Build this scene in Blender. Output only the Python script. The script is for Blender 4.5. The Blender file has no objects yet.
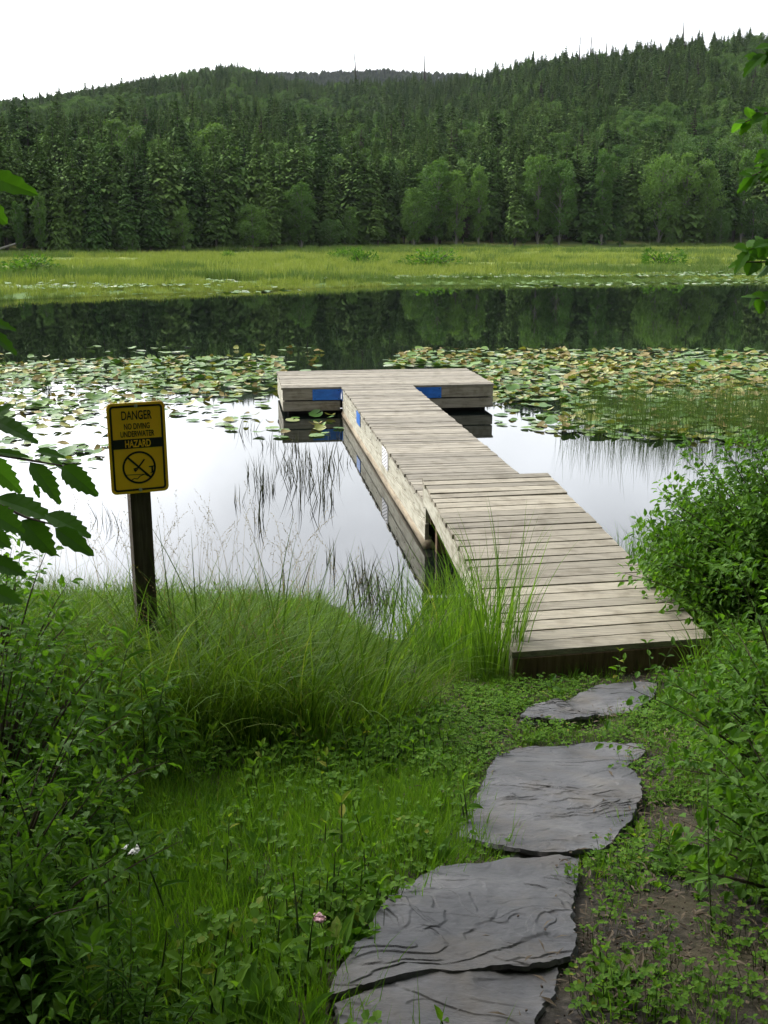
import bpy, math, random
import numpy as np
from mathutils import Vector, Matrix, noise as mnoise

rng = np.random.default_rng(11)
random.seed(11)
SC = bpy.context.scene
COL = SC.collection
R = math.radians

# ------------------------------------------------------------------ camera
FPX, EZ, PITCH = 1060.0, 3.1, math.atan((512 - 236) / 1060.0)
CP, SP = math.cos(PITCH), math.sin(PITCH)


def ray(px, py):
    x, v = (px - 384) / FPX, -(py - 512) / FPX
    return np.array([x, CP + v * SP, -SP + v * CP])


def on_z(px, py, z):
    d = ray(px, py)
    return d * ((z - EZ) / d[2]) + np.array([0, 0, EZ])


def at_depth(px, py, dep):
    return ray(px, py) * dep + np.array([0, 0, EZ])


def proj(P):
    P = np.atleast_2d(P)
    dz = P[:, 2] - EZ
    F = P[:, 1] * CP - dz * SP
    U = P[:, 1] * SP + dz * CP
    F = np.where(F < 0.05, 0.05, F)
    return 384 + FPX * P[:, 0] / F, 512 - FPX * U / F


cam = bpy.data.cameras.new('camera')
cam.sensor_fit = 'VERTICAL'
cam.sensor_height = 36
cam.lens = 36 * FPX / 1024
cam.clip_start = 0.05
cam.clip_end = 9000
camo = bpy.data.objects.new('camera', cam)
COL.objects.link(camo)
camo.location = (0, 0, EZ)
camo.rotation_euler = (math.pi / 2 - PITCH, 0, 0)
SC.camera = camo

# ------------------------------------------------------------------ noise


def _hash(ix, iy, s):
    h = (ix.astype(np.int64) * 374761393 + iy.astype(np.int64) * 668265263 + s * 974711) & 0xffffffff
    h = ((h ^ (h >> 13)) * 1274126177) & 0xffffffff
    return ((h ^ (h >> 16)) & 0xffff) / 65535.0


def vn(x, y, s=0):
    x = np.asarray(x, float); y = np.asarray(y, float)
    ix, iy = np.floor(x), np.floor(y)
    fx, fy = x - ix, y - iy
    fx = fx * fx * (3 - 2 * fx); fy = fy * fy * (3 - 2 * fy)
    a, b = _hash(ix, iy, s), _hash(ix + 1, iy, s)
    c, d = _hash(ix, iy + 1, s), _hash(ix + 1, iy + 1, s)
    return (a * (1 - fx) + b * fx) * (1 - fy) + (c * (1 - fx) + d * fx) * fy


def fbm(x, y, s=0, o=4):
    t, a, f, n = 0, 0.5, 1.0, 0
    for k in range(o):
        t = t + a * vn(np.asarray(x) * f + 17.3 * k, np.asarray(y) * f - 9.1 * k, s + k)
        n += a; a *= .5; f *= 2.03
    return t / n


def sstep(a, b, x):
    t = np.clip((np.asarray(x, float) - a) / (b - a), 0, 1)
    return t * t * (3 - 2 * t)


# ------------------------------------------------------------------ terrain
PY = [-60, -5, 0, 2, 3, 4, 5, 6, 7, 8, 8.7, 10, 13, 60]
PZ = [2.6, 1.66, 1.58, 1.42, 1.15, .86, .62, .43, .30, .14, 0, -.4, -1.0, -1.2]


def far_shore(x):
    x = np.asarray(x, float)
    return np.interp(x, [-300, -40, -19, 0, 27, 60, 300], [30, 44, 54, 70.5, 77, 79, 84]) + 2.2 * (vn(x * .12, x * 0 + 3.1, 5) - .5)


def forest_edge(x):
    x = np.asarray(x, float)
    return np.interp(x, [-500, -120, -50, 0, 78, 140, 500], [40, 95, 138, 185, 215, 228, 300]) + 4 * (vn(x * .06, x * 0, 9) - .5)


_AZ = [-60, -45, -20, -13, -7.7, -3, 2.5, 8, 14, 20, 45, 60]       # azimuth, degrees
_RR = [700, 760, 860, 900, 880, 760, 620, 540, 500, 480, 520, 560]  # distance of the ridge
_EL = [3.2, 4.2, 5.15, 6.5, 7.45, 6.55, 6.3, 7.6, 8.1, 8.4, 7.4, 5.0]  # elevation of the bare ridge


def tz(x, y):
    x = np.asarray(x, float); y = np.asarray(y, float)
    yy_ = y + 1.0 * np.exp(-((x - .06) / .34) ** 2) * sstep(6.5, 7.5, y) - 1.0 * sstep(1.75, 2.4, x) * sstep(7, 8.6, y)
    near = np.interp(yy_ + .35 * (vn(x * .7, y * .2, 3) - .5) * sstep(6, 8, y), PY, PZ)
    near = near + .16 * sstep(-.2, -1.2, x) * sstep(3.2, 4.6, y) * sstep(8.8, 7.2, y)
    near = near + .12 * sstep(1.6, 2.6, x) * sstep(9.6, 7.5, y)
    near = near + .03 * (fbm(x * 1.7, y * 1.7, 2) - .5) * sstep(9, 8, y)
    fs, fe = far_shore(x), forest_edge(x)
    mead = np.interp(y - fs, [-8, -3, 0, 3, 20], [-1.2, -.4, .0, .10, .16])
    t = np.clip((y - fs - 20) / np.maximum(fe - fs - 20, 5), 0, 1)
    mtop = np.interp(x, [-60, 0, 80], [.55, 1.0, 1.15])
    mead = mead + t * (mtop - .16) + .08 * (fbm(x * .15, y * .15, 8) - .5) * sstep(3, 15, y - fs)
    r = np.hypot(x, y)
    az = np.degrees(np.arctan2(x, np.maximum(y, 1e-3)))
    RRi = np.interp(az, _AZ, _RR)
    EL = np.interp(az, _AZ, _EL)
    zr = RRi * np.tan(np.radians(EL)) + 3
    r0 = np.minimum(fe / np.maximum(np.cos(np.radians(az)), .35), RRi * .6)
    s = (r - r0) / (RRi - r0)
    up = np.clip(s, 0, 1)
    hill = zr * (up ** 1.12) - np.clip(s - 1, 0, .5) * 60
    hill = hill + (fbm(x * .012, y * .012, 21, 3) - .5) * 16 * sstep(.05, .4, s)
    z = np.where(y < 40, near, np.where(s > 0, mtop + hill, mead))
    return z


def ridge2(x, y):
    return None


# ------------------------------------------------------------------ mesh helpers


class Geo:
    def __init__(self):
        self.V, self.F, self.n = [], [], 0

    def add(self, V, faces, m=0):
        V = np.asarray(V, float).reshape(-1, 3)
        if isinstance(faces, np.ndarray):
            faces = [faces]
        for f in faces:
            f = np.asarray(f, int)
            if f.size:
                self.F.append((f + self.n, m))
        self.V.append(V); self.n += len(V)
        return self

    def box(self, c, s, m=0, rz=0.0, jit=0):
        c = np.array(c, float); h = np.array(s, float) / 2
        v = np.array([[a, b, d] for a in (-1, 1) for b in (-1, 1) for d in (-1, 1)]) * h
        if jit:
            v = v + rng.normal(0, jit, v.shape)
        if rz:
            cs, sn = math.cos(rz), math.sin(rz)
            v = np.c_[v[:, 0] * cs - v[:, 1] * sn, v[:, 0] * sn + v[:, 1] * cs, v[:, 2]]
        return self.add(v + c, BOXF, m)

    def hexa(self, v8, m=0):
        return self.add(v8, BOXF, m)

    def tubes(self, P, rad, m=0, sides=5, cap=False):
        """P: (N,S,3) polylines, rad: (N,S)"""
        P = np.asarray(P, float); N, S = P.shape[:2]
        rad = np.broadcast_to(np.asarray(rad, float), (N, S))
        T = np.gradient(P, axis=1)
        T /= np.linalg.norm(T, axis=2, keepdims=True) + 1e-9
        ref = np.where(np.abs(T[..., 2:3]) > .9, np.array([1., 0, 0]), np.array([0, 0, 1.]))
        A = np.cross(T, ref); A /= np.linalg.norm(A, axis=2, keepdims=True) + 1e-9
        B = np.cross(T, A)
        an = np.arange(sides) * 2 * math.pi / sides
        V = P[:, :, None] + rad[:, :, None, None] * (A[:, :, None] * np.cos(an)[:, None] + B[:, :, None] * np.sin(an)[:, None])
        idx = np.arange(N * S * sides).reshape(N, S, sides)
        a = idx[:, :-1]; b = idx[:, 1:]
        f = np.stack([a, np.roll(a, -1, 2), np.roll(b, -1, 2), b], -1).reshape(-1, 4)
        fs = [f]
        if cap:
            fs += [idx[:, -1].reshape(N, sides), idx[:, 0, ::-1].reshape(N, sides)]
        return self.add(V, fs, m)

    def build(self, name, mats, parent=None, smooth=False, link=True):
        me = self.mesh(name, mats, smooth)
        o = bpy.data.objects.new(name, me)
        if link:
            COL.objects.link(o)
        if parent is not None:
            o.parent = parent
        return o

    def mesh(self, name, mats, smooth=False):
        me = bpy.data.meshes.new(name)
        V = np.concatenate(self.V)
        loops, starts, tot, mi = [], [], [], []
        pos = 0
        for f, m in self.F:
            k = f.shape[1]
            loops.append(f.ravel())
            starts.append(pos + np.arange(len(f)) * k)
            tot.append(np.full(len(f), k))
            mi.append(np.full(len(f), m))
            pos += f.size
        loops = np.concatenate(loops); starts = np.concatenate(starts)
        tot = np.concatenate(tot); mi = np.concatenate(mi)
        me.vertices.add(len(V)); me.vertices.foreach_set('co', V.ravel())
        me.loops.add(len(loops)); me.loops.foreach_set('vertex_index', loops.astype(np.int32))
        me.polygons.add(len(starts))
        me.polygons.foreach_set('loop_start', starts.astype(np.int32))
        me.polygons.foreach_set('loop_total', tot.astype(np.int32))
        me.polygons.foreach_set('material_index', mi.astype(np.int32))
        me.polygons.foreach_set('use_smooth', np.full(len(starts), smooth, dtype=bool))
        if not isinstance(mats, (list, tuple)):
            mats = [mats]
        for m in mats:
            me.materials.append(m)
        me.update(calc_edges=True)
        me.validate()
        return me


BOXF = np.array([[0, 1, 3, 2], [4, 6, 7, 5], [0, 4, 5, 1], [2, 3, 7, 6], [0, 2, 6, 4], [1, 5, 7, 3]])


def nrm(a):
    return a / (np.linalg.norm(a, axis=-1, keepdims=True) + 1e-9)


LEAF = {
    'ovate': (np.array([[0, 0, 0], [.38, -.5, .10], [.38, 0, 0], [.38, .5, .10], [.74, -.34, .04], [.74, 0, -.05], [.74, .34, .04], [1, 0, -.14]]),
              [np.array([[0, 2, 1], [0, 3, 2], [4, 5, 7], [5, 6, 7]]), np.array([[1, 2, 5, 4], [2, 3, 6, 5]])]),
    'round': (np.array([[0, 0, 0], [.25, -.45, .06], [.3, 0, 0], [.25, .45, .06], [.75, -.5, .05], [.75, 0, -.03], [.75, .5, .05], [1, 0, -.06]]),
              [np.array([[0, 2, 1], [0, 3, 2], [4, 5, 7], [5, 6, 7]]), np.array([[1, 2, 5, 4], [2, 3, 6, 5]])]),
    'blade': (np.array([[0, 0, 0], [.3, -.5, .06], [.3, 0, 0], [.3, .5, .06], [.7, -.38, -.04], [.7, 0, -.09], [.7, .38, -.04], [1, 0, -.28]]),
              [np.array([[0, 2, 1], [0, 3, 2], [4, 5, 7], [5, 6, 7]]), np.array([[1, 2, 5, 4], [2, 3, 6, 5]])]),
    'quad': (np.array([[0, 0, 0], [.5, -.5, .05], [1, 0, -.1], [.5, .5, .05]]), [np.array([[0, 1, 2, 3]])]),
}


def leaves(geo, P, D, N, L, W, kind='ovate', m=0):
    P = np.asarray(P, float); n = len(P)
    if n == 0:
        return
    D = nrm(np.asarray(D, float)); N = np.asarray(N, float)
    S = nrm(np.cross(D, N)); N = np.cross(S, D)
    L = np.broadcast_to(np.asarray(L, float), (n,)); W = np.broadcast_to(np.asarray(W, float), (n,))
    T, F = LEAF[kind]
    V = (P[:, None] + D[:, None] * (T[None, :, 0, None] * L[:, None, None])
         + S[:, None] * (T[None, :, 1, None] * W[:, None, None])
         + N[:, None] * (T[None, :, 2, None] * L[:, None, None]))
    k = len(T)
    off = (np.arange(n) * k)
    geo.add(V, [(f[None] + off[:, None, None]).reshape(-1, f.shape[1]) for f in F], m)


def blades(geo, P, az, L, W, ph0, ph1, seg=5, m=0, twist=None):
    """grass blades: arcs that start ph0 from the vertical and end ph1"""
    P = np.asarray(P, float); n = len(P)
    az, L, W, ph0, ph1 = [np.broadcast_to(np.asarray(a, float), (n,)) for a in (az, L, W, ph0, ph1)]
    t = np.linspace(0, 1, seg + 1)
    ph = ph0[:, None] + (ph1 - ph0)[:, None] * t[None] ** 1.5
    ds = L[:, None] / seg
    hx = np.concatenate([np.zeros((n, 1)), np.cumsum(np.sin(ph[:, :-1]) * ds, 1)], 1)
    hz = np.concatenate([np.zeros((n, 1)), np.cumsum(np.cos(ph[:, :-1]) * ds, 1)], 1)
    C = P[:, None] + np.stack([np.cos(az)[:, None] * hx, np.sin(az)[:, None] * hx, hz], -1)
    tw = az + math.pi / 2 + (rng.normal(0, .5, n) if twist is None else twist)
    S = np.stack([np.cos(tw), np.sin(tw), np.zeros(n)], -1)
    w = W[:, None] * (1 - t ** 1.8)[None] * .5
    Lf = C[:, :-1] - S[:, None] * w[:, :-1, None]
    Rt = C[:, :-1] + S[:, None] * w[:, :-1, None]
    V = np.concatenate([Lf, Rt, C[:, -1:]], 1)
    k = 2 * seg + 1
    q = np.array([[i, seg + i, seg + i + 1, i + 1] for i in range(seg - 1)])
    tr = np.array([[seg - 1, 2 * seg - 1, 2 * seg]])
    off = np.arange(n) * k
    geo.add(V, [(f[None] + off[:, None, None]).reshape(-1, f.shape[1]) for f in (q, tr)], m)
    return C


def tag(o, label=None, cat=None, group=None, kind=None):
    if label: o['label'] = label
    if cat: o['category'] = cat
    if group: o['group'] = group
    if kind: o['kind'] = kind
    return o


def empty(name, loc=(0, 0, 0), rz=0.0, label=None, cat=None, group=None):
    o = bpy.data.objects.new(name, None)
    COL.objects.link(o)
    o.location = loc; o.rotation_euler = (0, 0, rz)
    o.empty_display_size = .1
    return tag(o, label, cat, group)


def copy_tree(o, parent=None):
    c = o.copy(); COL.objects.link(c)
    if parent is not None:
        c.parent = parent
    for ch in list(o.children):
        copy_tree(ch, c)
    return c


# ------------------------------------------------------------------ materials


class NT:
    def __init__(self, name):
        self.mat = bpy.data.materials.new(name); self.mat.use_nodes = True
        self.t = self.mat.node_tree; self.t.nodes.clear()
        self.out = self.t.nodes.new('ShaderNodeOutputMaterial')

    def n(self, typ, **kw):
        nd = self.t.nodes.new('ShaderNode' + typ)
        for k, v in kw.items():
            if k.startswith('i_'):
                key = k[2:].replace('_', ' ')
                nd.inputs[key].default_value = v
            else:
                setattr(nd, k, v)
        return nd

    def l(self, a, b):
        self.t.links.new(a, b)

    def math(self, op, a, b=None):
        nd = self.n('Math', operation=op)
        for i, v in enumerate((a, b)):
            if v is None: continue
            if isinstance(v, (int, float)): nd.inputs[i].default_value = v
            else: self.l(v, nd.inputs[i])
        return nd.outputs[0]

    def mix(self, fac, a, b, blend='MIX'):
        nd = self.n('Mix', data_type='RGBA', blend_type=blend)
        for i, v in ((0, fac), (6, a), (7, b)):
            if isinstance(v, (int, float)): nd.inputs[i].default_value = v
            elif isinstance(v, tuple): nd.inputs[i].default_value = (*v, 1) if len(v) == 3 else v
            else: self.l(v, nd.inputs[i])
        return nd.outputs[2]

    def ramp(self, fac, stops):
        nd = self.n('ValToRGB')
        e = nd.color_ramp.elements
        while len(e) < len(stops): e.new(.5)
        for el, (p, c) in zip(e, stops):
            el.position = p; el.color = (*c, 1)
        self.l(fac, nd.inputs[0])
        return nd.outputs[0]

    def noise(self, scale, detail=4, vec=None, rough=.55):
        nd = self.n('TexNoise')
        nd.inputs['Scale'].default_value = scale; nd.inputs['Detail'].default_value = detail
        nd.inputs['Roughness'].default_value = rough
        if vec is not None: self.l(vec, nd.inputs['Vector'])
        return nd.outputs['Fac']

    def coord(self, which='Object', scale=(1, 1, 1), rot=(0, 0, 0)):
        tc = self.n('TexCoord')
        mp = self.n('Mapping')
        mp.inputs['Scale'].default_value = scale; mp.inputs['Rotation'].default_value = rot
        self.l(tc.outputs[which], mp.inputs['Vector'])
        return mp.outputs[0]

    def pos(self, scale=(1, 1, 1)):
        g = self.n('NewGeometry')
        mp = self.n('Mapping'); mp.inputs['Scale'].default_value = scale
        self.l(g.outputs['Position'], mp.inputs['Vector'])
        return mp.outputs[0]

    def pbsdf(self, color, rough=.6, spec=.3, metal=0, bump=None, bstr=.3, bdist=.01, ior=None):
        p = self.n('BsdfPrincipled')
        if isinstance(color, tuple): p.inputs['Base Color'].default_value = (*color, 1)
        else: self.l(color, p.inputs['Base Color'])
        if isinstance(rough, (int, float)): p.inputs['Roughness'].default_value = rough
        else: self.l(rough, p.inputs['Roughness'])
        p.inputs['Specular IOR Level'].default_value = spec
        p.inputs['Metallic'].default_value = metal
        if ior: p.inputs['IOR'].default_value = ior
        if bump is not None:
            b = self.n('Bump'); b.inputs['Strength'].default_value = bstr; b.inputs['Distance'].default_value = bdist
            self.l(bump, b.inputs['Height']); self.l(b.outputs[0], p.inputs['Normal'])
        return p

    def done(self, sh):
        self.l(sh.outputs[0] if hasattr(sh, 'outputs') else sh, self.out.inputs['Surface'])
        return self.mat


def foliage(name, c1, c2, trans=.3, rough=.5, spec=.25, tcol=None, c3=None, isl=.55):
    m = NT(name)
    oi = m.n('ObjectInfo'); g = m.n('NewGeometry')
    f = m.math('ADD', m.math('MULTIPLY', oi.outputs['Random'], 1 - isl), m.math('MULTIPLY', g.outputs['Random Per Island'], isl))
    stops = [(.15, c1), (.85, c2)]
    if c3: stops = [(.1, c1), (.68, c2), (.88, c2), (.97, c3)]
    col = m.ramp(f, stops)
    p = m.pbsdf(col, rough, spec)
    if trans <= 0:
        return m.done(p)
    t = m.n('BsdfTranslucent')
    if tcol:
        tc = m.mix(.65, col, tcol)
    else:
        tc = m.mix(1.0, col, (1.5, 1.6, .6), 'MULTIPLY')
    m.l(tc, t.inputs['Color'])
    mx = m.n('MixShader'); mx.inputs[0].default_value = trans
    m.l(p.outputs[0], mx.inputs[1]); m.l(t.outputs[0], mx.inputs[2])
    return m.done(mx)


def plain(name, c, rough=.6, spec=.3, metal=0):
    m = NT(name)
    return m.done(m.pbsdf(c, rough, spec, metal))


def wood(name, c1, c2, c3, along=(1.2, 22, 22), isl=.4, rough=.75):
    m = NT(name)
    v = m.coord('Object', along)
    g = m.n('NewGeometry')
    # shift the grain from board to board
    comb = m.n('CombineXYZ'); k = m.math('MULTIPLY', g.outputs['Random Per Island'], 37.0)
    m.l(k, comb.inputs[0]); m.l(k, comb.inputs[1])
    add = m.n('VectorMath', operation='ADD'); m.l(v, add.inputs[0]); m.l(comb.outputs[0], add.inputs[1])
    gr = m.noise(2.2, 6, add.outputs[0], .62)
    st = m.noise(1.1, 4, m.coord('Object', (5.0, 5.0, 5.0)))
    base = m.ramp(gr, [(.3, c1), (.5, c2), (.72, c3)])
    tone = m.math('ADD', m.math('MULTIPLY', g.outputs['Random Per Island'], isl), 1 - isl * .5)
    cc = m.n('CombineColor'); [m.l(tone, cc.inputs[i]) for i in range(3)]
    col = m.mix(1.0, base, cc.outputs[0], 'MULTIPLY')
    stain = m.ramp(st, [(.34, (.55, .52, .46)), (.50, (1, 1, 1))])
    col = m.mix(.6, col, stain, 'MULTIPLY')
    return m.done(m.pbsdf(col, rough, .25, bump=gr, bstr=.35, bdist=.004))


M = {}
M['spruce'] = foliage('spruce_needles', (.055, .112, .028), (.100, .170, .040), 0, .8, .05, c3=(.125, .190, .046), isl=.2)
M['spruce_dry'] = foliage('dry_spruce_needles', (.035, .034, .02), (.06, .05, .03), 0, .65, .15)
M['birch_front'] = foliage('leafy_tree_leaves', (.070, .145, .036), (.130, .225, .055), .25, .65, .1, isl=.25)
M['birch_leaf'] = foliage('birch_leaves', (.062, .125, .036), (.110, .190, .052), .2, .7, .08, isl=.25)
M['bark'] = plain('dark_bark', (.05, .042, .034), .85)
M['pale_bark'] = plain('pale_bark', (.17, .165, .14), .8)
M['grass'] = foliage('tall_grass', (.045, .105, .012), (.11, .20, .026), .45, .5, .2, isl=.75, c3=(.20, .22, .06))
M['grass_deep'] = foliage('deep_green_grass', (.034, .075, .008), (.090, .155, .018), .38, .65, .06, isl=.85, c3=(.16, .17, .06))
M['grass_dark'] = foliage('lawn_grass', (.050, .125, .010), (.115, .215, .020), .45, .55, .12, isl=.75, c3=(.24, .21, .07))
M['straw'] = foliage('dry_stalks', (.16, .12, .06), (.26, .2, .11), .25, .7, .1)
M['clover'] = foliage('clover_leaves', (.050, .13, .010), (.115, .22, .022), .42, .6, .10, isl=.75, c3=(.24, .24, .04))
M['herb'] = foliage('herb_leaves', (.034, .09, .010), (.08, .17, .020), .40, .6, .12, isl=.7, c3=(.20, .22, .04))
M['shrub'] = foliage('shrub_leaves', (.038, .105, .010), (.085, .18, .020), .38, .55, .14, isl=.75, c3=(.15, .24, .03))
M['shrub_light'] = foliage('young_shrub_leaves', (.06, .15, .012), (.12, .24, .025), .40, .5, .2, isl=.75)
M['maple'] = foliage('maple_leaves', (.035, .095, .012), (.055, .14, .018), .42, .6, .12, isl=.5)
M['alder'] = foliage('alder_leaves', (.045, .12, .014), (.085, .2, .022), .55, .6, .10, isl=.6)
M['stem'] = foliage('green_stems', (.04, .06, .02), (.07, .09, .03), 0, .6, .2)
M['twig'] = plain('brown_twigs', (.07, .05, .035), .8)
M['reed'] = foliage('reeds', (.05, .09, .022), (.09, .14, .035), .25, .5, .2, isl=.8)
M['rush'] = foliage('dark_rushes', (.03, .035, .02), (.06, .065, .03), .1, .5, .2, isl=.8)
M['meadow'] = foliage('meadow_grass', (.165, .215, .045), (.285, .33, .082), .15, .75, .05, isl=.4)
M['sedge'] = foliage('sedge', (.085, .145, .040), (.15, .205, .055), .15, .75, .05, isl=.4)
M['pad_green'] = foliage('green_lily_pads', (.050, .122, .018), (.125, .215, .036), .1, .48, .25, isl=0)
M['pad_pale'] = foliage('pale_lily_pads', (.13, .19, .06), (.23, .27, .11), 0, .36, .4, isl=0)
M['pad_brown'] = foliage('brown_lily_pads', (.15, .12, .045), (.27, .22, .085), .1, .55, .15, isl=0)
M['pad_yellow'] = foliage('yellow_lily_pads', (.22, .24, .05), (.32, .31, .09), .15, .4, .3, isl=0)
M['dirt_bits'] = foliage('litter_bits', (.06, .048, .034), (.14, .11, .075), 0, .8, .1, isl=1)
M['petal'] = plain('white_petals', (.75, .75, .7), .6)
M['deck'] = wood('weathered_deck_boards', (.115, .103, .080), (.235, .213, .165), (.31, .285, .225), (2.2, 44, 44), .5)
M['ramp'] = wood('weathered_ramp_boards', (.115, .103, .078), (.235, .212, .160), (.315, .288, .22), (2.2, 44, 44), .5)
M['fascia'] = wood('pale_side_boards', (.22, .20, .15), (.38, .365, .29), (.48, .465, .38), (14, 1.2, 14), .35)
M['fascia_x'] = wood('weathered_shaded_front_boards', (.16, .14, .10), (.27, .24, .18), (.34, .31, .25), (1.2, 14, 14), .25)  # weathered wood, darkened to put the front's shade into its colour
M['log'] = wood('rusty_float_log', (.12, .10, .07), (.25, .205, .14), (.34, .30, .22), (10, 1.0, 10), .3)
M['post'] = wood('dark_post_wood', (.026, .019, .013), (.060, .045, .032), (.11, .09, .068), (18, 18, 1.4), .2)
M['pile'] = wood('brown_pile_wood', (.05, .035, .022), (.13, .085, .05), (.20, .14, .09), (14, 14, 1.2), .2)
M['steel'] = plain('zinc_bolt', (.45, .45, .44), .4, .5, .9)
M['black'] = plain('black_print', (.012, .012, .013), .5)
M['dark'] = plain('black_rubber', (.015, .014, .013), .8)


def mat_blue():
    m = NT('blue_plastic')
    n = m.noise(6, 4, m.coord('Object', (1, 1, 3)))
    col = m.ramp(n, [(.3, (.015, .10, .38)), (.65, (.025, .17, .60))])
    return m.done(m.pbsdf(col, .4, .5))


def mat_yellow():
    m = NT('yellow_sign_face')
    n = m.noise(9, 4, m.coord('Object', (1, 1, 1)))
    col = m.ramp(n, [(.3, (.90, .47, .008)), (.7, (.98, .57, .012))])
    return m.done(m.pbsdf(col, .38, .5))


def mat_slate():
    m = NT('slate')
    v = m.pos((1, 1, 1))
    a = m.noise(3.2, 5, v)
    b = m.noise(38, 6, m.pos((1, 1.8, 1)), .65)
    lay0 = m.noise(7, 5, m.pos((.45, 1.9, 3)), .5)
    lay = m.math('MULTIPLY', m.math('FLOOR', m.math('MULTIPLY', lay0, 16.0)), .07)
    dirt = m.noise(2.3, 6, m.pos((1.3, 1, 1)), .65)
    col = m.ramp(a, [(.3, (.050, .051, .054)), (.55, (.092, .092, .095)), (.75, (.140, .137, .133))])
    col = m.mix(.55, col, m.ramp(b, [(.3, (.6, .6, .62)), (.65, (1.1, 1.1, 1.1))]), 'MULTIPLY')
    col = m.mix(m.ramp(dirt, [(.50, (0, 0, 0)), (.68, (.55, .55, .55))]), col, (.095, .080, .060))
    h = m.math('ADD', m.math('MULTIPLY', lay, .5), m.math('MULTIPLY', b, .30))
    return m.done(m.pbsdf(col, .62, .22, bump=h, bstr=.7, bdist=.012))


def mat_ground():
    m = NT('ground')
    g = m.n('NewGeometry'); sep = m.n('SeparateXYZ'); m.l(g.outputs['Position'], sep.inputs[0])
    y = sep.outputs[1]
    n1 = m.noise(2.0, 6, m.pos()); n2 = m.noise(30, 6, m.pos())
    soil = m.ramp(n2, [(.3, (.012, .011, .010)), (.55, (.036, .032, .028)), (.75, (.085, .076, .064))])
    soil = m.mix(m.ramp(n1, [(.42, (0, 0, 0)), (.6, (1, 1, 1))]), soil, (.055, .047, .028))
    band = m.noise(.055, 5, m.pos((.35, 2.2, 1)), .6)
    mead = m.ramp(band, [(.36, (.085, .14, .040)), (.47, (.16, .22, .055)), (.56, (.25, .29, .08)), (.68, (.31, .29, .12))])
    fb = m.noise(.4, 4, m.pos())
    mead = m.mix(.5, mead, m.ramp(fb, [(.3, (.6, .65, .6)), (.7, (1.15, 1.1, 1))]), 'MULTIPLY')
    mr = m.n('MapRange'); m.l(y, mr.inputs[0])
    mr.inputs[1].default_value = 30; mr.inputs[2].default_value = 45
    col = m.mix(mr.outputs[0], soil, mead)
    sh = m.n('MapRange'); m.l(sep.outputs[2], sh.inputs[0])
    sh.inputs[1].default_value = .10; sh.inputs[2].default_value = .26
    mead = m.mix(sh.outputs[0], m.ramp(n2, [(.3, (.05, .095, .02)), (.7, (.10, .165, .035))]), mead)
    col = m.mix(mr.outputs[0], soil, mead)
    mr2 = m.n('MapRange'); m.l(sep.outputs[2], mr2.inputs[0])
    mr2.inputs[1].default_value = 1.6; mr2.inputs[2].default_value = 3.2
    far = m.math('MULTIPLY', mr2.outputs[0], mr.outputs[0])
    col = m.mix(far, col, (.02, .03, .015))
    return m.done(m.pbsdf(col, .9, .15, bump=n2, bstr=.8, bdist=.02))


def mat_water():
    m = NT('water')
    n = m.noise(.9, 3, m.pos((1.0, .45, 1)), .45)
    n2 = m.noise(.12, 2, m.pos((1, .5, 1)), .5)
    h = m.math('ADD', n, m.math('MULTIPLY', n2, 2.0))
    p = m.pbsdf((.004, .006, .005), .02, .5, bump=h, bstr=.022, bdist=.05, ior=1.75)
    return m.done(p)


M['blue'] = mat_blue(); M['yellow'] = mat_yellow(); M['slate'] = mat_slate()
M['ground'] = mat_ground(); M['water'] = mat_water()


def mat_perf():
    m = NT('white_perforated_plastic')
    return m.done(m.pbsdf((.72, .72, .74), .45, .4))


M['white'] = mat_perf()

# ------------------------------------------------------------------ setting: ground and water


def sheet(name, xs, ys, zf, mat):
    X, Y = np.meshgrid(xs, ys)
    Z = zf(X, Y)
    V = np.stack([X, Y, Z], -1).reshape(-1, 3)
    nx, ny = len(xs), len(ys)
    i = np.arange(nx * ny).reshape(ny, nx)
    F = np.stack([i[:-1, :-1], i[:-1, 1:], i[1:, 1:], i[1:, :-1]], -1).reshape(-1, 4)
    g = Geo().add(V, F)
    return g.build(name, mat, smooth=True)


xs = np.concatenate([-np.geomspace(6, 2600, 70)[::-1], np.arange(-5.9, 5.95, .1), np.geomspace(6, 2600, 70)])
ys = np.concatenate([[-800, -300, -120, -60, -30, -15, -8, -4, -2, -1], np.arange(0, 12, .1), np.linspace(12.2, 40, 20),
                     np.linspace(41, 130, 70), np.geomspace(132, 2600, 110)])
tag(sheet('ground', xs, ys, tz, M['ground']), kind='structure')
wx = np.concatenate([-np.geomspace(20, 900, 20)[::-1], np.linspace(-15, 15, 7), np.geomspace(20, 900, 20)])
wy = np.concatenate([np.linspace(6.5, 100, 30)])


def water_sheet():
    g = Geo()
    g.add([[-900, 6.5, 0], [900, 6.5, 0], [900, 39.9, 0], [-900, 39.9, 0]], np.array([[0, 1, 2, 3]]))
    xs2 = np.linspace(-300, 300, 241)
    a = np.c_[xs2, np.full(241, 39.9), np.zeros(241)]
    b = np.c_[xs2, far_shore(xs2) + 6, np.zeros(241)]
    n = len(xs2)
    f = np.array([[i, i + 1, n + i + 1, n + i] for i in range(n - 1)])
    g.add(np.r_[a, b], f)
    return g.build('water', M['water'])


tag(water_sheet(), kind='structure')


# far blue-grey ridge behind the left hill: a second slope of the terrain, wooded like the first
def ridge_z(X, Y):
    r = np.hypot(X, Y); az = np.degrees(np.arctan2(X, Y))
    el = np.interp(az, [-40, -25, -12, -6, 0, 4, 9, 16, 40], [4.5, 5.5, 6.7, 7.75, 7.85, 7.7, 6.4, 5.5, 4.5])
    zr = 1750 * np.tan(np.radians(el)) + 3
    s = (r - 1150) / 600
    return np.where(s < 1, zr * np.clip(s, -.02, 1), zr - (s - 1) * 120) + (fbm(X * .006, Y * .006, 4) - .5) * 14


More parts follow.
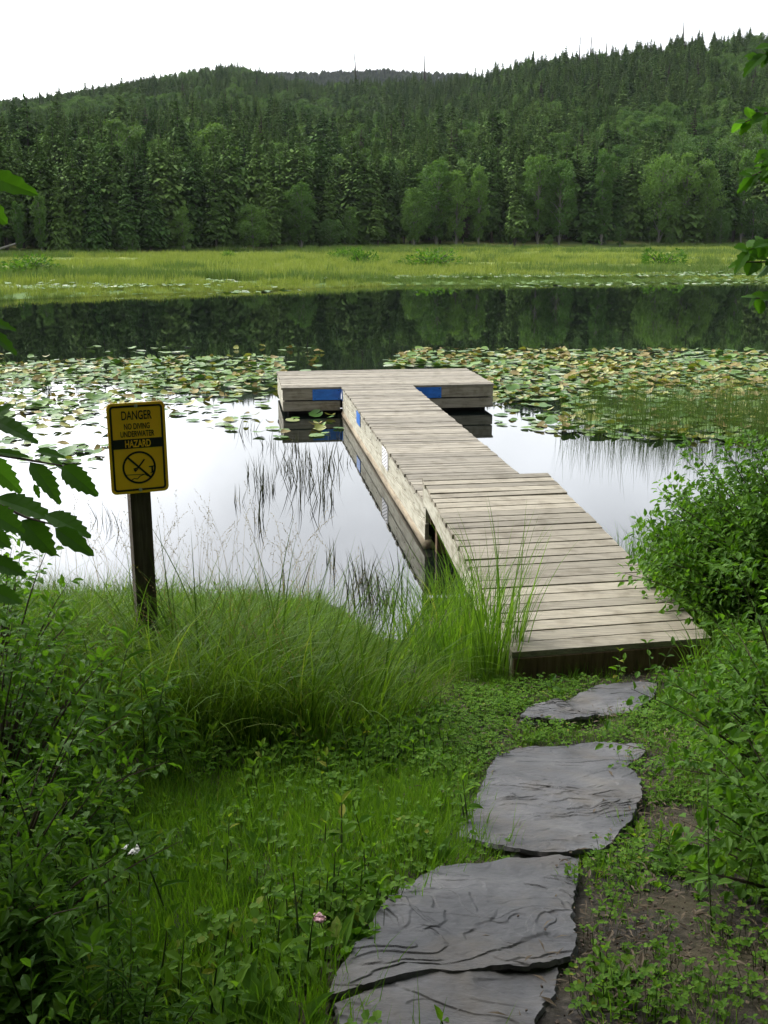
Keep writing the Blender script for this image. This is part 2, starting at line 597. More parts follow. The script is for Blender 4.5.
xa = np.linspace(-1100, 1100, 90); ya = np.linspace(1000, 2200, 50)
tag(sheet('far_hill', xa, ya, ridge_z, M['ground']), kind='structure')

# ------------------------------------------------------------------ scatter (geometry nodes)
PROTO = {}


def proto_collection(name, objs):
    c = bpy.data.collections.new(name)
    for o in objs:
        c.objects.link(o)
    return c


def scatter(name, P, rot, scl, idx, coll, label=None, cat=None):
    n = len(P)
    me = bpy.data.meshes.new(name)
    me.vertices.add(n); me.vertices.foreach_set('co', np.asarray(P, float).ravel())
    a = me.attributes.new('rot', 'FLOAT_VECTOR', 'POINT'); a.data.foreach_set('vector', np.asarray(rot, float).ravel())
    scl = np.asarray(scl, float)
    if scl.ndim == 1: scl = np.repeat(scl[:, None], 3, 1)
    a = me.attributes.new('scl', 'FLOAT_VECTOR', 'POINT'); a.data.foreach_set('vector', scl.ravel())
    a = me.attributes.new('idx', 'INT', 'POINT'); a.data.foreach_set('value', np.asarray(idx, np.int32))
    o = bpy.data.objects.new(name, me); COL.objects.link(o)
    ng = bpy.data.node_groups.new(name, 'GeometryNodeTree')
    ng.interface.new_socket('Geometry', in_out='INPUT', socket_type='NodeSocketGeometry')
    ng.interface.new_socket('Geometry', in_out='OUTPUT', socket_type='NodeSocketGeometry')
    N = ng.nodes.new
    gi, go = N('NodeGroupInput'), N('NodeGroupOutput')
    iop = N('GeometryNodeInstanceOnPoints'); ci = N('GeometryNodeCollectionInfo')
    ci.inputs['Collection'].default_value = coll
    ci.inputs['Separate Children'].default_value = True
    ci.inputs['Reset Children'].default_value = True

    def attr(nm, ty):
        nd = N('GeometryNodeInputNamedAttribute'); nd.data_type = ty; nd.inputs['Name'].default_value = nm
        return nd.outputs['Attribute']
    L = ng.links.new
    L(gi.outputs[0], iop.inputs['Points']); L(ci.outputs[0], iop.inputs['Instance'])
    iop.inputs['Pick Instance'].default_value = True
    L(attr('idx', 'INT'), iop.inputs['Instance Index'])
    L(attr('rot', 'FLOAT_VECTOR'), iop.inputs['Rotation'])
    L(attr('scl', 'FLOAT_VECTOR'), iop.inputs['Scale'])
    L(iop.outputs[0], go.inputs[0])
    md = o.modifiers.new('scatter', 'NODES'); md.node_group = ng
    tag(o, label, cat, kind='stuff')
    return o


def zrot(n, tilt=.0):
    r = np.zeros((n, 3)); r[:, 2] = rng.uniform(0, 2 * math.pi, n)
    if tilt: r[:, :2] = rng.normal(0, tilt, (n, 2))
    return r


# ------------------------------------------------------------------ trees


def spruce_geo(h=1.0, rad=.16, seed=0, bare=.10, dens=1.0):
    """unit-height spruce: trunk, foliage"""
    rs = np.random.default_rng(seed)
    tr = Geo()
    k = 7
    zz = np.linspace(0, 1.0, k)
    lean = rs.normal(0, .008, 2)
    P = np.stack([lean[0] * zz + .004 * np.sin(zz * 9 + seed), lean[1] * zz, zz - .01], -1)[None]
    tr.tubes(P, (.014 * (1 - zz) + .0012)[None], 0, 6)
    fo = Geo()
    nw = int(34 * dens)
    hs = bare + (1 - bare) * (np.linspace(0, 1, nw) ** .9)
    p, d, up, Ls, Ws = [], [], [], [], []
    gap = rs.uniform(0, 6.28)
    for i, hh in enumerate(hs[:-1]):
        t = (hh - bare) / (1 - bare)
        env = rad * (1 - t) ** .68 * (.62 + .38 * min(1, t * 6 + .3))
        nb = max(4, int(9 * (1 - t) + 4))
        a0 = rs.uniform(0, 6.28)
        for b in range(nb):
            a = a0 + b * 6.283 / nb + rs.normal(0, .25)
            ln = env * rs.uniform(.5, 1.3) * (1 + .18 * math.cos(a - gap))
            if rs.random() < .12: continue
            dirr = np.array([math.cos(a), math.sin(a), 0])
            droop = -.30 + .55 * t + rs.normal(0, .10)
            ax = np.array([dirr[0], dirr[1], droop])
            base = np.array([0, 0, hh + rs.normal(0, .005)])
            side = np.array([-dirr[1], dirr[0], 0])
            # main frond plus side sprays
            p.append(base); d.append(ax); up.append([0, 0, 1]); Ls.append(ln); Ws.append(ln * .5 + .016)
            for s in (-1, 1):
                for q in (.35, .65):
                    p.append(base + ax * ln * q); d.append(ax * .55 + side * s * .75 + [0, 0, -.25]); up.append([0, 0, 1])
                    Ls.append(ln * (.55 - .25 * q) * rs.uniform(.8, 1.3)); Ws.append(ln * .22 + .008)
            p.append(base + ax * ln * .5 + [0, 0, -.002]); d.append(ax * .5 + [0, 0, -.8]); up.append(dirr)
            Ls.append(ln * .34 + .006); Ws.append(ln * .4 + .006)
    p.append([0, 0, .965]); d.append([.01, 0, 1]); up.append([1, 0, 0]); Ls.append(.045); Ws.append(.014)
    p.append([0, 0, .955]); d.append([.01, 0, 1]); up.append([0, 1, 0]); Ls.append(.05); Ws.append(.014)
    leaves(fo, p, d, up, np.array(Ls), np.array(Ws), 'blade')
    return tr, fo


def broadleaf_geo(seed=0, w=.24, nclump=16, nleaf=130, slim=False, leaf=.030):
    rs = np.random.default_rng(seed)
    tr = Geo(); fo = Geo()
    zz = np.linspace(0, .93, 8)
    wob = np.cumsum(rs.normal(0, .006, (8, 2)), 0)
    trunk = np.c_[wob, zz - .01]
    tr.tubes(trunk[None], (.013 * (1 - zz) + .002)[None], 0, 6)
    cl = []
    for i in range(nclump):
        t = (i + rs.random()) / nclump
        z = .13 + .79 * t
        env = w * math.sin(math.pi * (.20 + .70 * (1 - t) ** .9)) * (.8 if slim else 1)
        a = i * 2.4 + rs.normal(0, .4)
        r_ = env * rs.uniform(.35, .95)
        r_ *= (1 + .35 * math.cos(a - seed))
        c = np.array([r_ * math.cos(a), r_ * math.sin(a), z])
        cl.append((c, env * rs.uniform(.20, .46) + .015))
        j = np.interp(z - .10, zz, np.arange(8)); k = int(j)
        s = trunk[min(k, 7)]
        pts = np.linspace(0, 1, 5)[:, None]
        pl = s + (c - s) * pts + np.array([0, 0, .03]) * np.sin(pts * 3.14)
        tr.tubes(pl[None], np.linspace(.006, .0015, 5)[None], 0, 4)
    cl.append((np.array([wob[-1, 0], wob[-1, 1], .93]), .06))
    P, D = [], []
    for c, s in cl:
        n = int(nleaf * rs.uniform(.6, 1.3))
        v = nrm(rs.normal(0, 1, (n, 3))) * (rs.random((n, 1)) ** .45) * s
        v[:, 2] *= .85
        P.append(c + v); D.append(nrm(v + rs.normal(0, .6 * s, (n, 3))) + [0, 0, -.25])
    P = np.concatenate(P); D = np.concatenate(D)
    up = rs.normal(0, .55, P.shape) + [0, 0, 1]
    n = len(P)
    leaves(fo, P, D, up, rs.uniform(.7, 1.4, n) * leaf, rs.uniform(.6, 1.2, n) * leaf * .85, 'quad')
    return tr, fo


SPR = []
for s in range(7):
    t, f = spruce_geo(seed=40 + s, rad=[.17, .21, .15, .19, .23, .14, .18][s], bare=[.06, .10, .16, .05, .08, .2, .12][s], dens=[1, .95, 1.1, 1, .9, 1.15, 1][s])
    SPR.append((t.mesh('trunk', M['bark'], True), f.mesh('crown', M['spruce'])))
t, f = spruce_geo(seed=77, rad=.12, bare=.15, dens=.8)
SPR.append((t.mesh('trunk', M['bark'], True), f.mesh('crown', M['spruce_dry'])))
BRD = []
for s in range(5):
    t, f = broadleaf_geo(seed=90 + s, w=[.24, .20, .30, .15, .25][s], nclump=[30, 26, 36, 26, 28][s], nleaf=190, slim=(s == 3), leaf=.025)
    BRD.append((t.mesh('trunk', M['pale_bark'], True), f.mesh('crown', M['birch_leaf'])))


def merged_tree(name, pair):
    """a single-mesh copy of a tree for the far wood"""
    import bmesh
    bm = bmesh.new()
    me = bpy.data.meshes.new(name)
    bm.from_mesh(pair[0]); k = len(bm.faces)
    bm.from_mesh(pair[1])
    bm.faces.ensure_lookup_table()
    for f in bm.faces[k:]:
        f.material_index = 1
    bm.to_mesh(me); bm.free()
    me.materials.append(pair[0].materials[0]); me.materials.append(pair[1].materials[0])
    return bpy.data.objects.new(name, me)


FRONT = [(a, b.copy()) for a, b in BRD]
for a, b in FRONT:
    b.materials.clear(); b.materials.append(M['birch_front'])
wood_coll = proto_collection('wood_kinds', [merged_tree('wood_%d_tree' % i, p) for i, p in enumerate(SPR + BRD)])
NS, NB = len(SPR), len(BRD)


def put_tree(pair, x, y, h, wide, name, label, cat, group):
    z = float(tz(x, y))
    r = empty(name, (x, y, z - .05), rng.uniform(0, 6.28), label, cat, group)
    r.scale = (h * wide, h * wide, h)
    for me, nm in zip(pair, ('trunk', 'crown')):
        o = bpy.data.objects.new(nm, me); COL.objects.link(o); o.parent = r
    return r


# distinct front broadleaf trees: pixel column, top row, width factor, variant, rows behind the edge, label
FRONT_B = [
    (262, 203, 1.25, 2, 0, 'rounded pale green bush-like tree standing out before the dark spruces at the meadow edge'),
    (42, 200, .9, 3, 1, 'slim pale tree at the far left of the forest edge, left one of a pair'),
    (63, 192, .9, 3, 1, 'slim pale tree at the far left of the forest edge, right one of a pair'),
    (306, 180, 1.0, 0, 2, 'mid green leafy tree just right of the rounded pale tree, taller than it'),
    (412, 186, 1.05, 4, 1, 'leafy tree forming the left flank of the pale clump behind the dock'),
    (432, 158, 1.1, 0, 3, 'tall broad pale leafy tree, highest of the clump behind the dock'),
    (452, 168, 1.0, 1, 2, 'pale leafy tree in the middle of the clump behind the dock'),
    (472, 164, .9, 3, 1, 'bright slim leafy tree closing the clump behind the dock on its right'),
    (528, 152, .95, 1, 5, 'leafy tree with rounded top among dark spruces right of the dock clump'),
    (548, 158, .95, 4, 4, 'lighter leafy tree halfway between the dock clump and the right group'),
    (588, 148, .9, 3, 3, 'narrow leafy tree with a pale bare stem in front of dark spruce'),
    (640, 152, .85, 2, 3, 'broad dark leafy tree, left one of the right hand leafy group'),
    (664, 150, .85, 0, 4, 'broad leafy tree, middle one of the right hand leafy group'),
    (684, 160, .8, 4, 3, 'leafy tree leaning out, right one of the right hand leafy group'),
    (718, 148, .75, 3, 2, 'slender bright green tree standing tall at the right of the forest edge'),
    (196, 205, 1.0, 1, 2, 'small dull green leafy tree between spruces left of the rounded tree'),
    (352, 205, .9, 1, 2, 'small leafy tree in the dark gap left of the dock clump'),
]
SMALL_B = [(276, 232), (332, 218), (516, 210), (504, 228), (572, 231), (606, 226), (700, 208), (731, 198), (752, 206), (398, 236), (148, 234), (656, 232), (20, 224), (540, 234), (690, 230)]


def edge_point(px, back):
    """point `back` metres behind the forest edge in the column px"""
    a = (px - 384) / (FPX * CP)
    lo, hi = 60.0, 400.0
    for _ in range(50):
        y = (lo + hi) / 2
        if y < float(forest_edge(a * y)): lo = y
        else: hi = y
    y = hi + back
    return a * y, y


def height_for(px, top, x, y):
    d = ray(px, top)
    t = y / d[1]
    return EZ + d[2] * t - float(tz(x, y))


for px, top, wd, v, back, lab in FRONT_B:
    x, y = edge_point(px, back)
    put_tree(FRONT[v], x, y, height_for(px, top, x, y), wd, 'broadleaf_tree', lab, 'tree', 'leafy trees of the forest edge')
for px, top in SMALL_B:
    x, y = edge_point(px, -1)
    put_tree(BRD[int(rng.integers(0, 5))], x, y + rng.uniform(0, 4), height_for(px, top, x, y), rng.uniform(.9, 1.7), 'young_tree',
             'low leafy sapling at the foot of the dark forest edge behind the meadow', 'sapling', 'saplings along the forest edge')
# the front rows of spruces, each a tree
SPRUCE_XY = []
n_sp = 0
for row, (back, cnt) in enumerate([(2, 40), (6, 44), (11, 50), (17, 50), (24, 50)]):
    for k in range(cnt):
        px = -90 + (k + rng.uniform(.1, .9)) * 950 / cnt
        bb = back + rng.uniform(-2, 3)
        x, y = edge_point(px, bb)
        h = rng.uniform(13.5, 18.5) * (.85 if row == 0 else 1) * (.90 if x < -25 else 1.0)
        if rng.random() < .12: h *= .7
        if row == 0 and any(abs(px - b[0]) < 15 for b in FRONT_B): continue
        v = int(rng.integers(0, 7)) if rng.random() > .02 else 7
        lab = ['dark spruce in the foremost row of the forest behind the meadow',
               'dark spruce crowded behind the foremost row of the forest'][min(1, row)]
        put_tree(SPR[v], x, y, h, rng.uniform(.9, 1.4), 'spruce_tree', lab, 'tree',
                 ['front row spruces of the far forest', 'spruces crowded behind the front row'][min(1, row)])
        n_sp += 1

# everything deeper: the wooded hillside as one mass


def wood_points():
    pts = []
    r = 150.0
    while r < 1010:
        sp = 3.8 + max(0, r - 260) * .0016
        azs = np.radians(np.arange(-27, 27, math.degrees(sp / r)))
        azs = azs + rng.uniform(-.5, .5, len(azs)) * sp / r
        rr = r + rng.uniform(-.6, .6, len(azs)) * sp
        x, y = rr * np.sin(azs), rr * np.cos(azs)
        RRi = np.interp(np.degrees(azs), _AZ, _RR)
        ok = (y > forest_edge(x) + 27) & (rr < RRi + 60)
        pts.append(np.c_[x, y][ok])
        r += sp * .92
    return np.concatenate(pts)


W = wood_points()
keep = rng.random(len(W)) > .06
W = W[keep]
wz = tz(W[:, 0], W[:, 1])
patch = fbm(W[:, 0] * .014, W[:, 1] * .010, 31, 3)
isb = (patch + rng.normal(0, .12, len(W))) > .625
wi = np.where(isb, NS + rng.integers(0, NB, len(W)), rng.integers(0, 7, len(W)))
wi = np.where((~isb) & (rng.random(len(W)) < .03), 7, wi)
wh = np.where(isb, rng.uniform(10, 14.5, len(W)), rng.uniform(9.5, 18.0, len(W))) * np.where(rng.random(len(W)) < .05, 1.22, 1)
wh = wh * np.interp(np.hypot(W[:, 0], W[:, 1]), [200, 480], [1, .74])
wsc = np.c_[wh * rng.uniform(.9, 1.4, len(W)), wh * rng.uniform(.9, 1.4, len(W)), wh]
scatter('forest', np.c_[W, wz - .3], zrot(len(W)), wsc, wi, wood_coll,
        'dense wood of dark spruces and some pale leafy trees covering the hillside', 'forest')
# far ridge wood
nr = 11000
azs = np.radians(rng.uniform(-24, 14, nr)); rr = rng.uniform(1450, 1790, nr)
x, y = rr * np.sin(azs), rr * np.cos(azs)
hh = rng.uniform(8, 11, nr)
scatter('far_forest', np.c_[x, y, ridge_z(x, y) - .5], zrot(nr), np.c_[hh * 2.6, hh * 2.6, hh], rng.integers(0, 7, nr), wood_coll,
        'distant dark wood on the ridge showing over the left hill', 'forest')


# bare dead snags that stick out over the ridge
def snag_mesh(seed):
    rs = np.random.default_rng(seed)
    g = Geo(); zz = np.linspace(0, 1, 7)
    P = np.c_[.01 * np.sin(zz * 4 + seed), .008 * zz, zz]
    g.tubes(P[None], (.018 * (1 - zz) + .006)[None], 0, 6, cap=True)
    n = 60
    hz = rs.uniform(.35, .98, n); a = rs.uniform(0, 6.28, n); ln = .075 * (1.1 - hz) * rs.uniform(.4, 1.6, n) + .01
    st = np.c_[np.interp(hz, zz, P[:, 0]), np.interp(hz, zz, P[:, 1]), hz]
    en = st + np.c_[np.cos(a) * ln, np.sin(a) * ln, -ln * .3]
    g.tubes(np.stack([st, (st + en) / 2 + [0, 0, .004], en], 1), np.array([[.003, .0022, .001]]), 0, 3)
    return g


for i, (px, top, r_, lab) in enumerate([
        (355, 52, 640, 'thin bare snag rising alone over the skyline left of centre'),
        (425, 54, 600, 'dead spruce poking above the ridge just right of centre'),
        (581, 34, 520, 'bare snag on the ridge, left one of a loose trio'),
        (592, 32, 525, 'bare snag on the ridge, middle one of a loose trio'),
        (607, 35, 520, 'bare snag on the ridge, right one of a loose trio'),
        (684, 18, 490, 'tallest bare snag on the right part of the skyline')]):
    d = ray(px, top); d = d / math.hypot(d[0], d[1])
    x, y = d[0] * r_, d[1] * r_
    z0 = float(tz(x, y)); h = EZ + d[2] * r_ - z0
    o = snag_mesh(i).build('dead_tree', M['bark'])
    o.location = (x, y, z0 - .2); o.scale = (h * 1.3, h * 1.3, h)
    tag(o, lab, 'dead tree', 'bare snags on the ridge')

# fallen logs at the left end of the far meadow
for i, (pa, pb, lab) in enumerate([((6, 254), (38, 247), 'grey fallen log propped at the forest edge on the far left, upper one'),
                                   ((0, 256), (30, 252), 'grey fallen log lying on the meadow edge at far left, lower one')]):
    x0, y0 = edge_point(pa[0], -3); x1, y1 = edge_point(pb[0], -2)
    g = Geo(); t = np.linspace(0, 1, 6)[:, None]
    P = np.array([x0, y0, tz(x0, y0) + .25]) * (1 - t) + np.array([x1, y1, tz(x1, y1) + (1.5 if i == 0 else .5)]) * t
    g.tubes(P[None], np.linspace(.20, .11, 6)[None], 0, 8, cap=True)
    tag(g.build('fallen_log', M['pale_bark'], smooth=True), lab, 'log', 'fallen logs at the forest edge')

# ------------------------------------------------------------------ far meadow


def tuft(n, rad, lo, hi, w, b0=.05, b1=.9, mat='meadow', seg=4, name='tuft', seed=None):
    g = Geo()
    a = rng.uniform(0, 6.28, n); r_ = rad * np.sqrt(rng.random(n))
    P = np.c_[r_ * np.cos(a), r_ * np.sin(a), np.full(n, -.02)]
    az = a + rng.normal(0, .9, n)
    L = rng.uniform(lo, hi, n)
    blades(g, P, az, L, w * rng.uniform(.7, 1.3, n), np.abs(rng.normal(b0, .12, n)), rng.uniform(.3, 1.0, n) * b1, seg)
    return bpy.data.objects.new(name, g.mesh(name, M[mat]))


mead_coll = proto_collection('meadow_tufts', [tuft(50, .8, .3, .7, .05, mat='meadow', name='meadow_%d' % i) for i in range(3)]
                             + [tuft(50, .8, .4, .9, .05, mat='sedge', name='sedge_%d' % i) for i in range(3)])
n = 22000
mx = rng.uniform(-70, 100, n); u = rng.random(n) ** 1.8
my = far_shore(mx) - .5 + u * (forest_edge(mx) - far_shore(mx) + 3)
ok = (fbm(mx * .03, my * .13, 55, 3) > .46) | (my < far_shore(mx) + 7) & (rng.random(n) < .6)
mx, my = mx[ok], my[ok]; n = len(mx)
sed = (fbm(mx * .04, my * .15, 66, 3) + rng.normal(0, .03, n) > .55) | (my > forest_edge(mx) - 14)
scatter('meadow_grass', np.c_[mx, my, tz(mx, my)], zrot(n, .1), rng.uniform(.6, 1.25, n) * np.interp(my - far_shore(mx), [0, 3, 9], [.4, .6, 1]) * np.where(mx > 0, np.interp(my - far_shore(mx), [0, 12], [.6, 1]), 1),
        np.where(sed, 3, 0) + rng.integers(0, 3, n), mead_coll, 'yellow green marsh meadow between the water and the forest', 'grass')


def low_bush(seed):
    rs = np.random.default_rng(seed)
    fo = Geo(); st = Geo()
    n = 900
    v = nrm(rs.normal(0, 1, (n, 3))) * (rs.random((n, 1)) ** .4); v[:, 2] = np.abs(v[:, 2]) * .8
    v *= (1 + .25 * np.sin(v[:, :1] * 7 + seed))
    leaves(fo, v, v + rs.normal(0, .4, v.shape), rs.normal(0, .5, v.shape) + [0, 0, 1], rs.uniform(.1, .2, n), rs.uniform(.06, .12, n), 'quad')
    k = 14
    a = rs.uniform(0, 6.28, k); e = np.c_[.6 * np.cos(a), .6 * np.sin(a), rs.uniform(.4, .7, k)]
    s = e * [.08, .08, 0]
    st.tubes(np.stack([s, (s + e) / 2 + [0, 0, .12], e], 1), np.array([[.025, .018, .008]]), 0, 4)
    return st.mesh('stems', M['bark']), fo.mesh('foliage', M['herb'])


LB = [low_bush(3), low_bush(5)]
for i, (px, py, w, h, lab) in enumerate([
        (362, 266, 3.2, 1.2, 'small dark rounded bush on the far meadow left of centre'),
        (432, 269, 6.0, 1.3, 'wide low bush on the far meadow right behind the dock'),
        (30, 275, 5.5, 1.1, 'spreading low bush on the far meadow at the left'),
        (662, 268, 5.0, 1.3, 'low rough bush at the water side of the meadow on the right'),
        (348, 262, 4.5, 1.0, 'flat bush behind the small rounded one on the far meadow'),
        (228, 262, 2.0, .8, 'little bush on the bare yellow meadow left of centre')]):
    p = on_z(px, py, .25)
    r_ = empty('meadow_bush', (p[0], p[1], float(tz(p[0], p[1])) - .05), i, lab, 'bush', 'low bushes on the far meadow')
    r_.scale = (w / 2, w / 2 * .8, h * 1.55)
    for me, nm in zip(LB[i % 2], ('stems', 'foliage')):
        o = bpy.data.objects.new(nm, me); COL.objects.link(o); o.parent = r_

# ------------------------------------------------------------------ lily pads


def pad_geo(curl=0.0, fold=0.0, seed=0, ragged=.04, thick=True):
    rs = np.random.default_rng(seed)
    g = Geo(); K, RG = 22, 4
    a0, a1 = .16, 2 * math.pi - .16
    an = np.linspace(a0, a1, K)
    rim = 1 + ragged * np.array([mnoise.noise(Vector((math.cos(t) * 1.7, math.sin(t) * 1.7, seed * 3.3))) for t in an]) * 2
    V = [[0.05, 0, 0]]
    for k in range(1, RG + 1):
        q = k / RG
        for t, rm in zip(an, rim):
            r_ = q * rm
            x, y = r_ * math.cos(t), r_ * math.sin(t) * .92
            z = curl * q ** 3 * (.6 + .7 * math.sin(t * 2 + seed)) + fold * max(0, x * math.cos(seed) + y * math.sin(seed)) ** 1.3 + .03 * q * mnoise.noise(Vector((x * 2, y * 2, seed)))
            if fold: x, y = x * (1 - .4 * fold * q), y * (1 - .2 * fold * q)
            V.append([x, y, z])
    V = np.array(V)
    tri = np.array([[0, 1 + j, 2 + j] for j in range(K - 1)])
    q4 = np.array([[1 + (k - 1) * K + j, 1 + k * K + j, 2 + k * K + j, 2 + (k - 1) * K + j] for k in range(1, RG) for j in range(K - 1)])
    g.add(V, [tri, q4])
    return g


PADS = []   # (mesh, kind words)
for i in range(4):
    PADS.append((pad_geo(.03, 0, i).mesh('lily_pad', M['pad_green'], True), 'flat green'))
for i in range(3):
    PADS.append((pad_geo(.02, 0, 10 + i).mesh('lily_pad', M['pad_pale'], True), 'flat pale shiny'))
for i in range(3):
    PADS.append((pad_geo(.14, .16, 20 + i, .12).mesh('lily_pad', M['pad_green'], True), 'raised curling green'))
for i in range(3):
    PADS.append((pad_geo(.22, .25, 30 + i, .2).mesh('lily_pad', M['pad_brown'], True), 'withered brown'))
for i in range(2):
    PADS.append((pad_geo(.2, .25, 40 + i, .12).mesh('lily_pad', M['pad_yellow'], True), 'yellowing'))
PW = np.array([.115] * 4 + [.06] * 3 + [.08] * 3 + [.035] * 3 + [.06] * 2); PW /= PW.sum()
pad_coll = proto_collection('pad_kinds', [bpy.data.objects.new('pad_%02d' % i, p[0]) for i, p in enumerate(PADS)])

cand = []


def dock_hit(x, y, mrg=.15):
    rx, ry = x - 1.013, y - 10.773
    a = R(7.9)
    lx = rx * math.cos(a) + ry * math.sin(a); ly = -rx * math.sin(a) + ry * math.cos(a)
    return (np.abs(lx) < .64 + mrg) & (ly > -1) & (ly < 8.3) | (lx > -1.69 - mrg) & (lx < 2.13 + mrg) & (ly > 8.2 - mrg) & (ly < 10.65 + mrg)


def pad_field(n, xr, yr, dens):
    x = rng.uniform(*xr, n); y = rng.uniform(*yr, n)
    px, py = proj(np.c_[x, y, 0 * x])
    d = dens(x, y, px, py)
    ok = (rng.random(n) < d) & ~dock_hit(x, y)
    return np.c_[x, y][ok]


def dens_right(x, y, px, py):
    top = np.interp(px, [380, 420, 470, 768], [360, 350, 349, 351])
    bot = np.interp(px, [400, 440, 470, 480, 490, 500, 560, 640, 768], [367, 367, 368, 376, 405, 428, 434, 440, 442])
    n = fbm(x * .5, y * .5, 71, 3)
    return np.where((py > top) & (py < bot) & (px > 385), .30 + 1.1 * (n > .40), 0) * np.where(py < top + 6, .4, 1)


def dens_left(x, y, px, py):
    n = fbm(x * .45, y * .4, 82, 3)
    top = np.interp(px, [0, 100, 270], [366, 360, 357])
    core = (py > top) & (py < 432) & (px < 285)
    low = (py >= 432) & (py < 466) & (px < 130)
    stray = (py > 345) & (py < 440) & (px < 350)
    return np.where(core, np.where(n > .43, 1.0, .35), 0) * np.where(py > 412, .45, np.where(py > 390, .7, .95)) * np.where((px > 165) & (py > 398), .35, 1) + np.where(low, .4 * (n > .45), 0) + .03 * stray


pr_ = pad_field(9500, (-.4, 16), (15.5, 30), dens_right)
pl_ = pad_field(9500, (-16, -1.5), (13.5, 31), dens_left)
pc_ = pad_field(110, (-1.9, .1), (16.6, 18.6), lambda x, y, px, py: .3 + 0 * x)
allp = np.concatenate([pr_, pl_, pc_])
side = np.array([1] * len(pr_) + [0] * len(pl_) + [2] * len(pc_))
# thin out overlaps
keepi, cells = [], {}
for i in rng.permutation(len(allp)):
    k = (int(allp[i, 0] / .115), int(allp[i, 1] / .115))
    if k in cells: continue
    cells[k] = 1; keepi.append(i)
keepi = np.array(keepi)
allp, side = allp[keepi], side[keepi]
pv = rng.choice(len(PADS), len(allp), p=PW)
redz = (fbm(allp[:, 0] * .6, allp[:, 1] * .35, 91, 3) > .55) & (side == 1) & (rng.random(len(allp)) < .30)
pv = np.where(redz, rng.integers(10, 15, len(allp)), pv)
ps = rng.uniform(.07, .155, len(allp)) * np.where(pv >= 10, .85, 1)
prz = zrot(len(allp), .05)
prz[:, :2] += np.where((pv >= 7)[:, None], rng.normal(0, .16, (len(allp), 2)), 0)
pzv = .012 + rng.uniform(0, .012, len(allp)) + np.where(pv >= 7, .03, 0)
ppx, ppy = proj(np.c_[allp, pzv])
vis = (ppx > -5) & (ppx < 773)
big = ps / allp[:, 1] * vis
order = np.argsort(-big)
SIDEW = ['in the patch left of the dock', 'in the dense patch right of the dock', 'in the corner between walkway and dock head']
for i in order[:300]:
    me, kw = PADS[pv[i]]
    o = bpy.data.objects.new('lily_pad', me); COL.objects.link(o)
    o.location = (allp[i, 0], allp[i, 1], pzv[i]); o.rotation_euler = prz[i]; o.scale = (ps[i],) * 3
    tag(o, '%s lily pad floating %s' % (kw, SIDEW[side[i]]), 'lily pad', '%s lily pads %s' % (kw, SIDEW[side[i]]))
rest = order[300:]
# far pads along the meadow shore join the mass
nf = 5200
fx = rng.uniform(-45, 60, nf); fy = far_shore(fx) + np.abs(rng.normal(0, 5, nf)) + np.where(rng.random(nf) < .25, -3.5, 3)
okf = fbm(fx * .08, fy * .2, 14, 3) > .44
fx, fy = fx[okf], fy[okf]; nf = len(fx)
fz = np.maximum(tz(fx, fy) + .22, .015)
fv = np.where(rng.random(nf) < .25, rng.integers(4, 7, nf), rng.integers(0, 4, nf))
scatter('lily_pads', np.r_[np.c_[allp[rest], pzv[rest]], np.c_[fx, fy, fz]], np.r_[prz[rest], zrot(nf, .12)],
        np.r_[ps[rest], rng.uniform(.11, .22, nf)], np.r_[pv[rest], fv], pad_coll,
        'mass of small distant lily pads on the lake', 'lily pads')

# ------------------------------------------------------------------ floating dock
DA = R(7.9)
dock = empty('floating_dock', (1.013, 10.773, 0), DA, 'T-shaped grey wooden floating dock with blue panels reaching out into the lake', 'dock')
DT = .5
g = Geo()
PT = .036


def plank_row(g, x0, x1, y0, y1, pw, gap=.015):
    n = max(1, round((y1 - y0) / pw)); s = (y1 - y0) / n
    for i in range(n):
        yc = y0 + (i + .5) * s
        e0, e1 = rng.normal(0, .006, 2)
        dz = rng.normal(0, .0025, 4)
        xa, xb, ya, yb = x0 + e0, x1 + e1, yc - s / 2 + gap / 2, yc + s / 2 - gap / 2
        v = []
        for (xx, d0) in ((xa, dz[0]), (xb, dz[1])):
            for (yy, d1) in ((ya, dz[2] * .5), (yb, dz[3] * .5)):
                v += [[xx, yy, DT - PT + d0], [xx, yy, DT + d0 + d1]]
        g.hexa(v)


plank_row(g, -.645, .645, -.30, 8.24, .130)
plank_row(g, -1.70, 2.14, 8.247, 10.62, .130)
g.build('deck', M['deck'], dock)


def boards(lst, mat, name):
    g = Geo()
    for c, s in lst: g.box(c, s)
    return g.build(name, M[mat], dock)


# joists below the deck, upper and lower side boards with a dark gap between them
zt = DT - PT - .003
for sx in (-1, 1):
    b = boards([((sx * .615, 1.87, zt - .095), (.04, 4.30, .19)), ((sx * .615, 6.14, zt - .095), (.04, 4.18, .19)),
                ((sx * .615, 3.98, zt - .29), (.04, 8.46, .165))], 'fascia', 'side_board')
    g = Geo()
    for yy in np.arange(-.2, 8.1, .62):
        for zz in (zt - .045, zt - .15):
            g.tubes(np.array([[[sx * .634, yy, zz], [sx * .640, yy, zz]]]), .008, 0, 6, cap=True)
    g.build('bolts', M['dark'], b)
    gl = Geo(); tt = np.linspace(-.28, 8.15, 12)
    gl.tubes(np.c_[np.full(12, sx * .60), tt, .035 + .008 * np.sin(tt * 2)][None], .062, 0, 12, cap=True)
    gl.build('float_log', M['log'], dock, smooth=True)
TX0, TX1, TY0, TY1 = -1.69, 2.13, 8.262, 10.61
boards([((TX0 + .51, TY0 + .02, zt - .095), (1.02, .04, .19)), ((TX0 + .51, TY0 + .02, zt - .30), (1.02, .04, .17))], 'fascia_x', 'front_board')
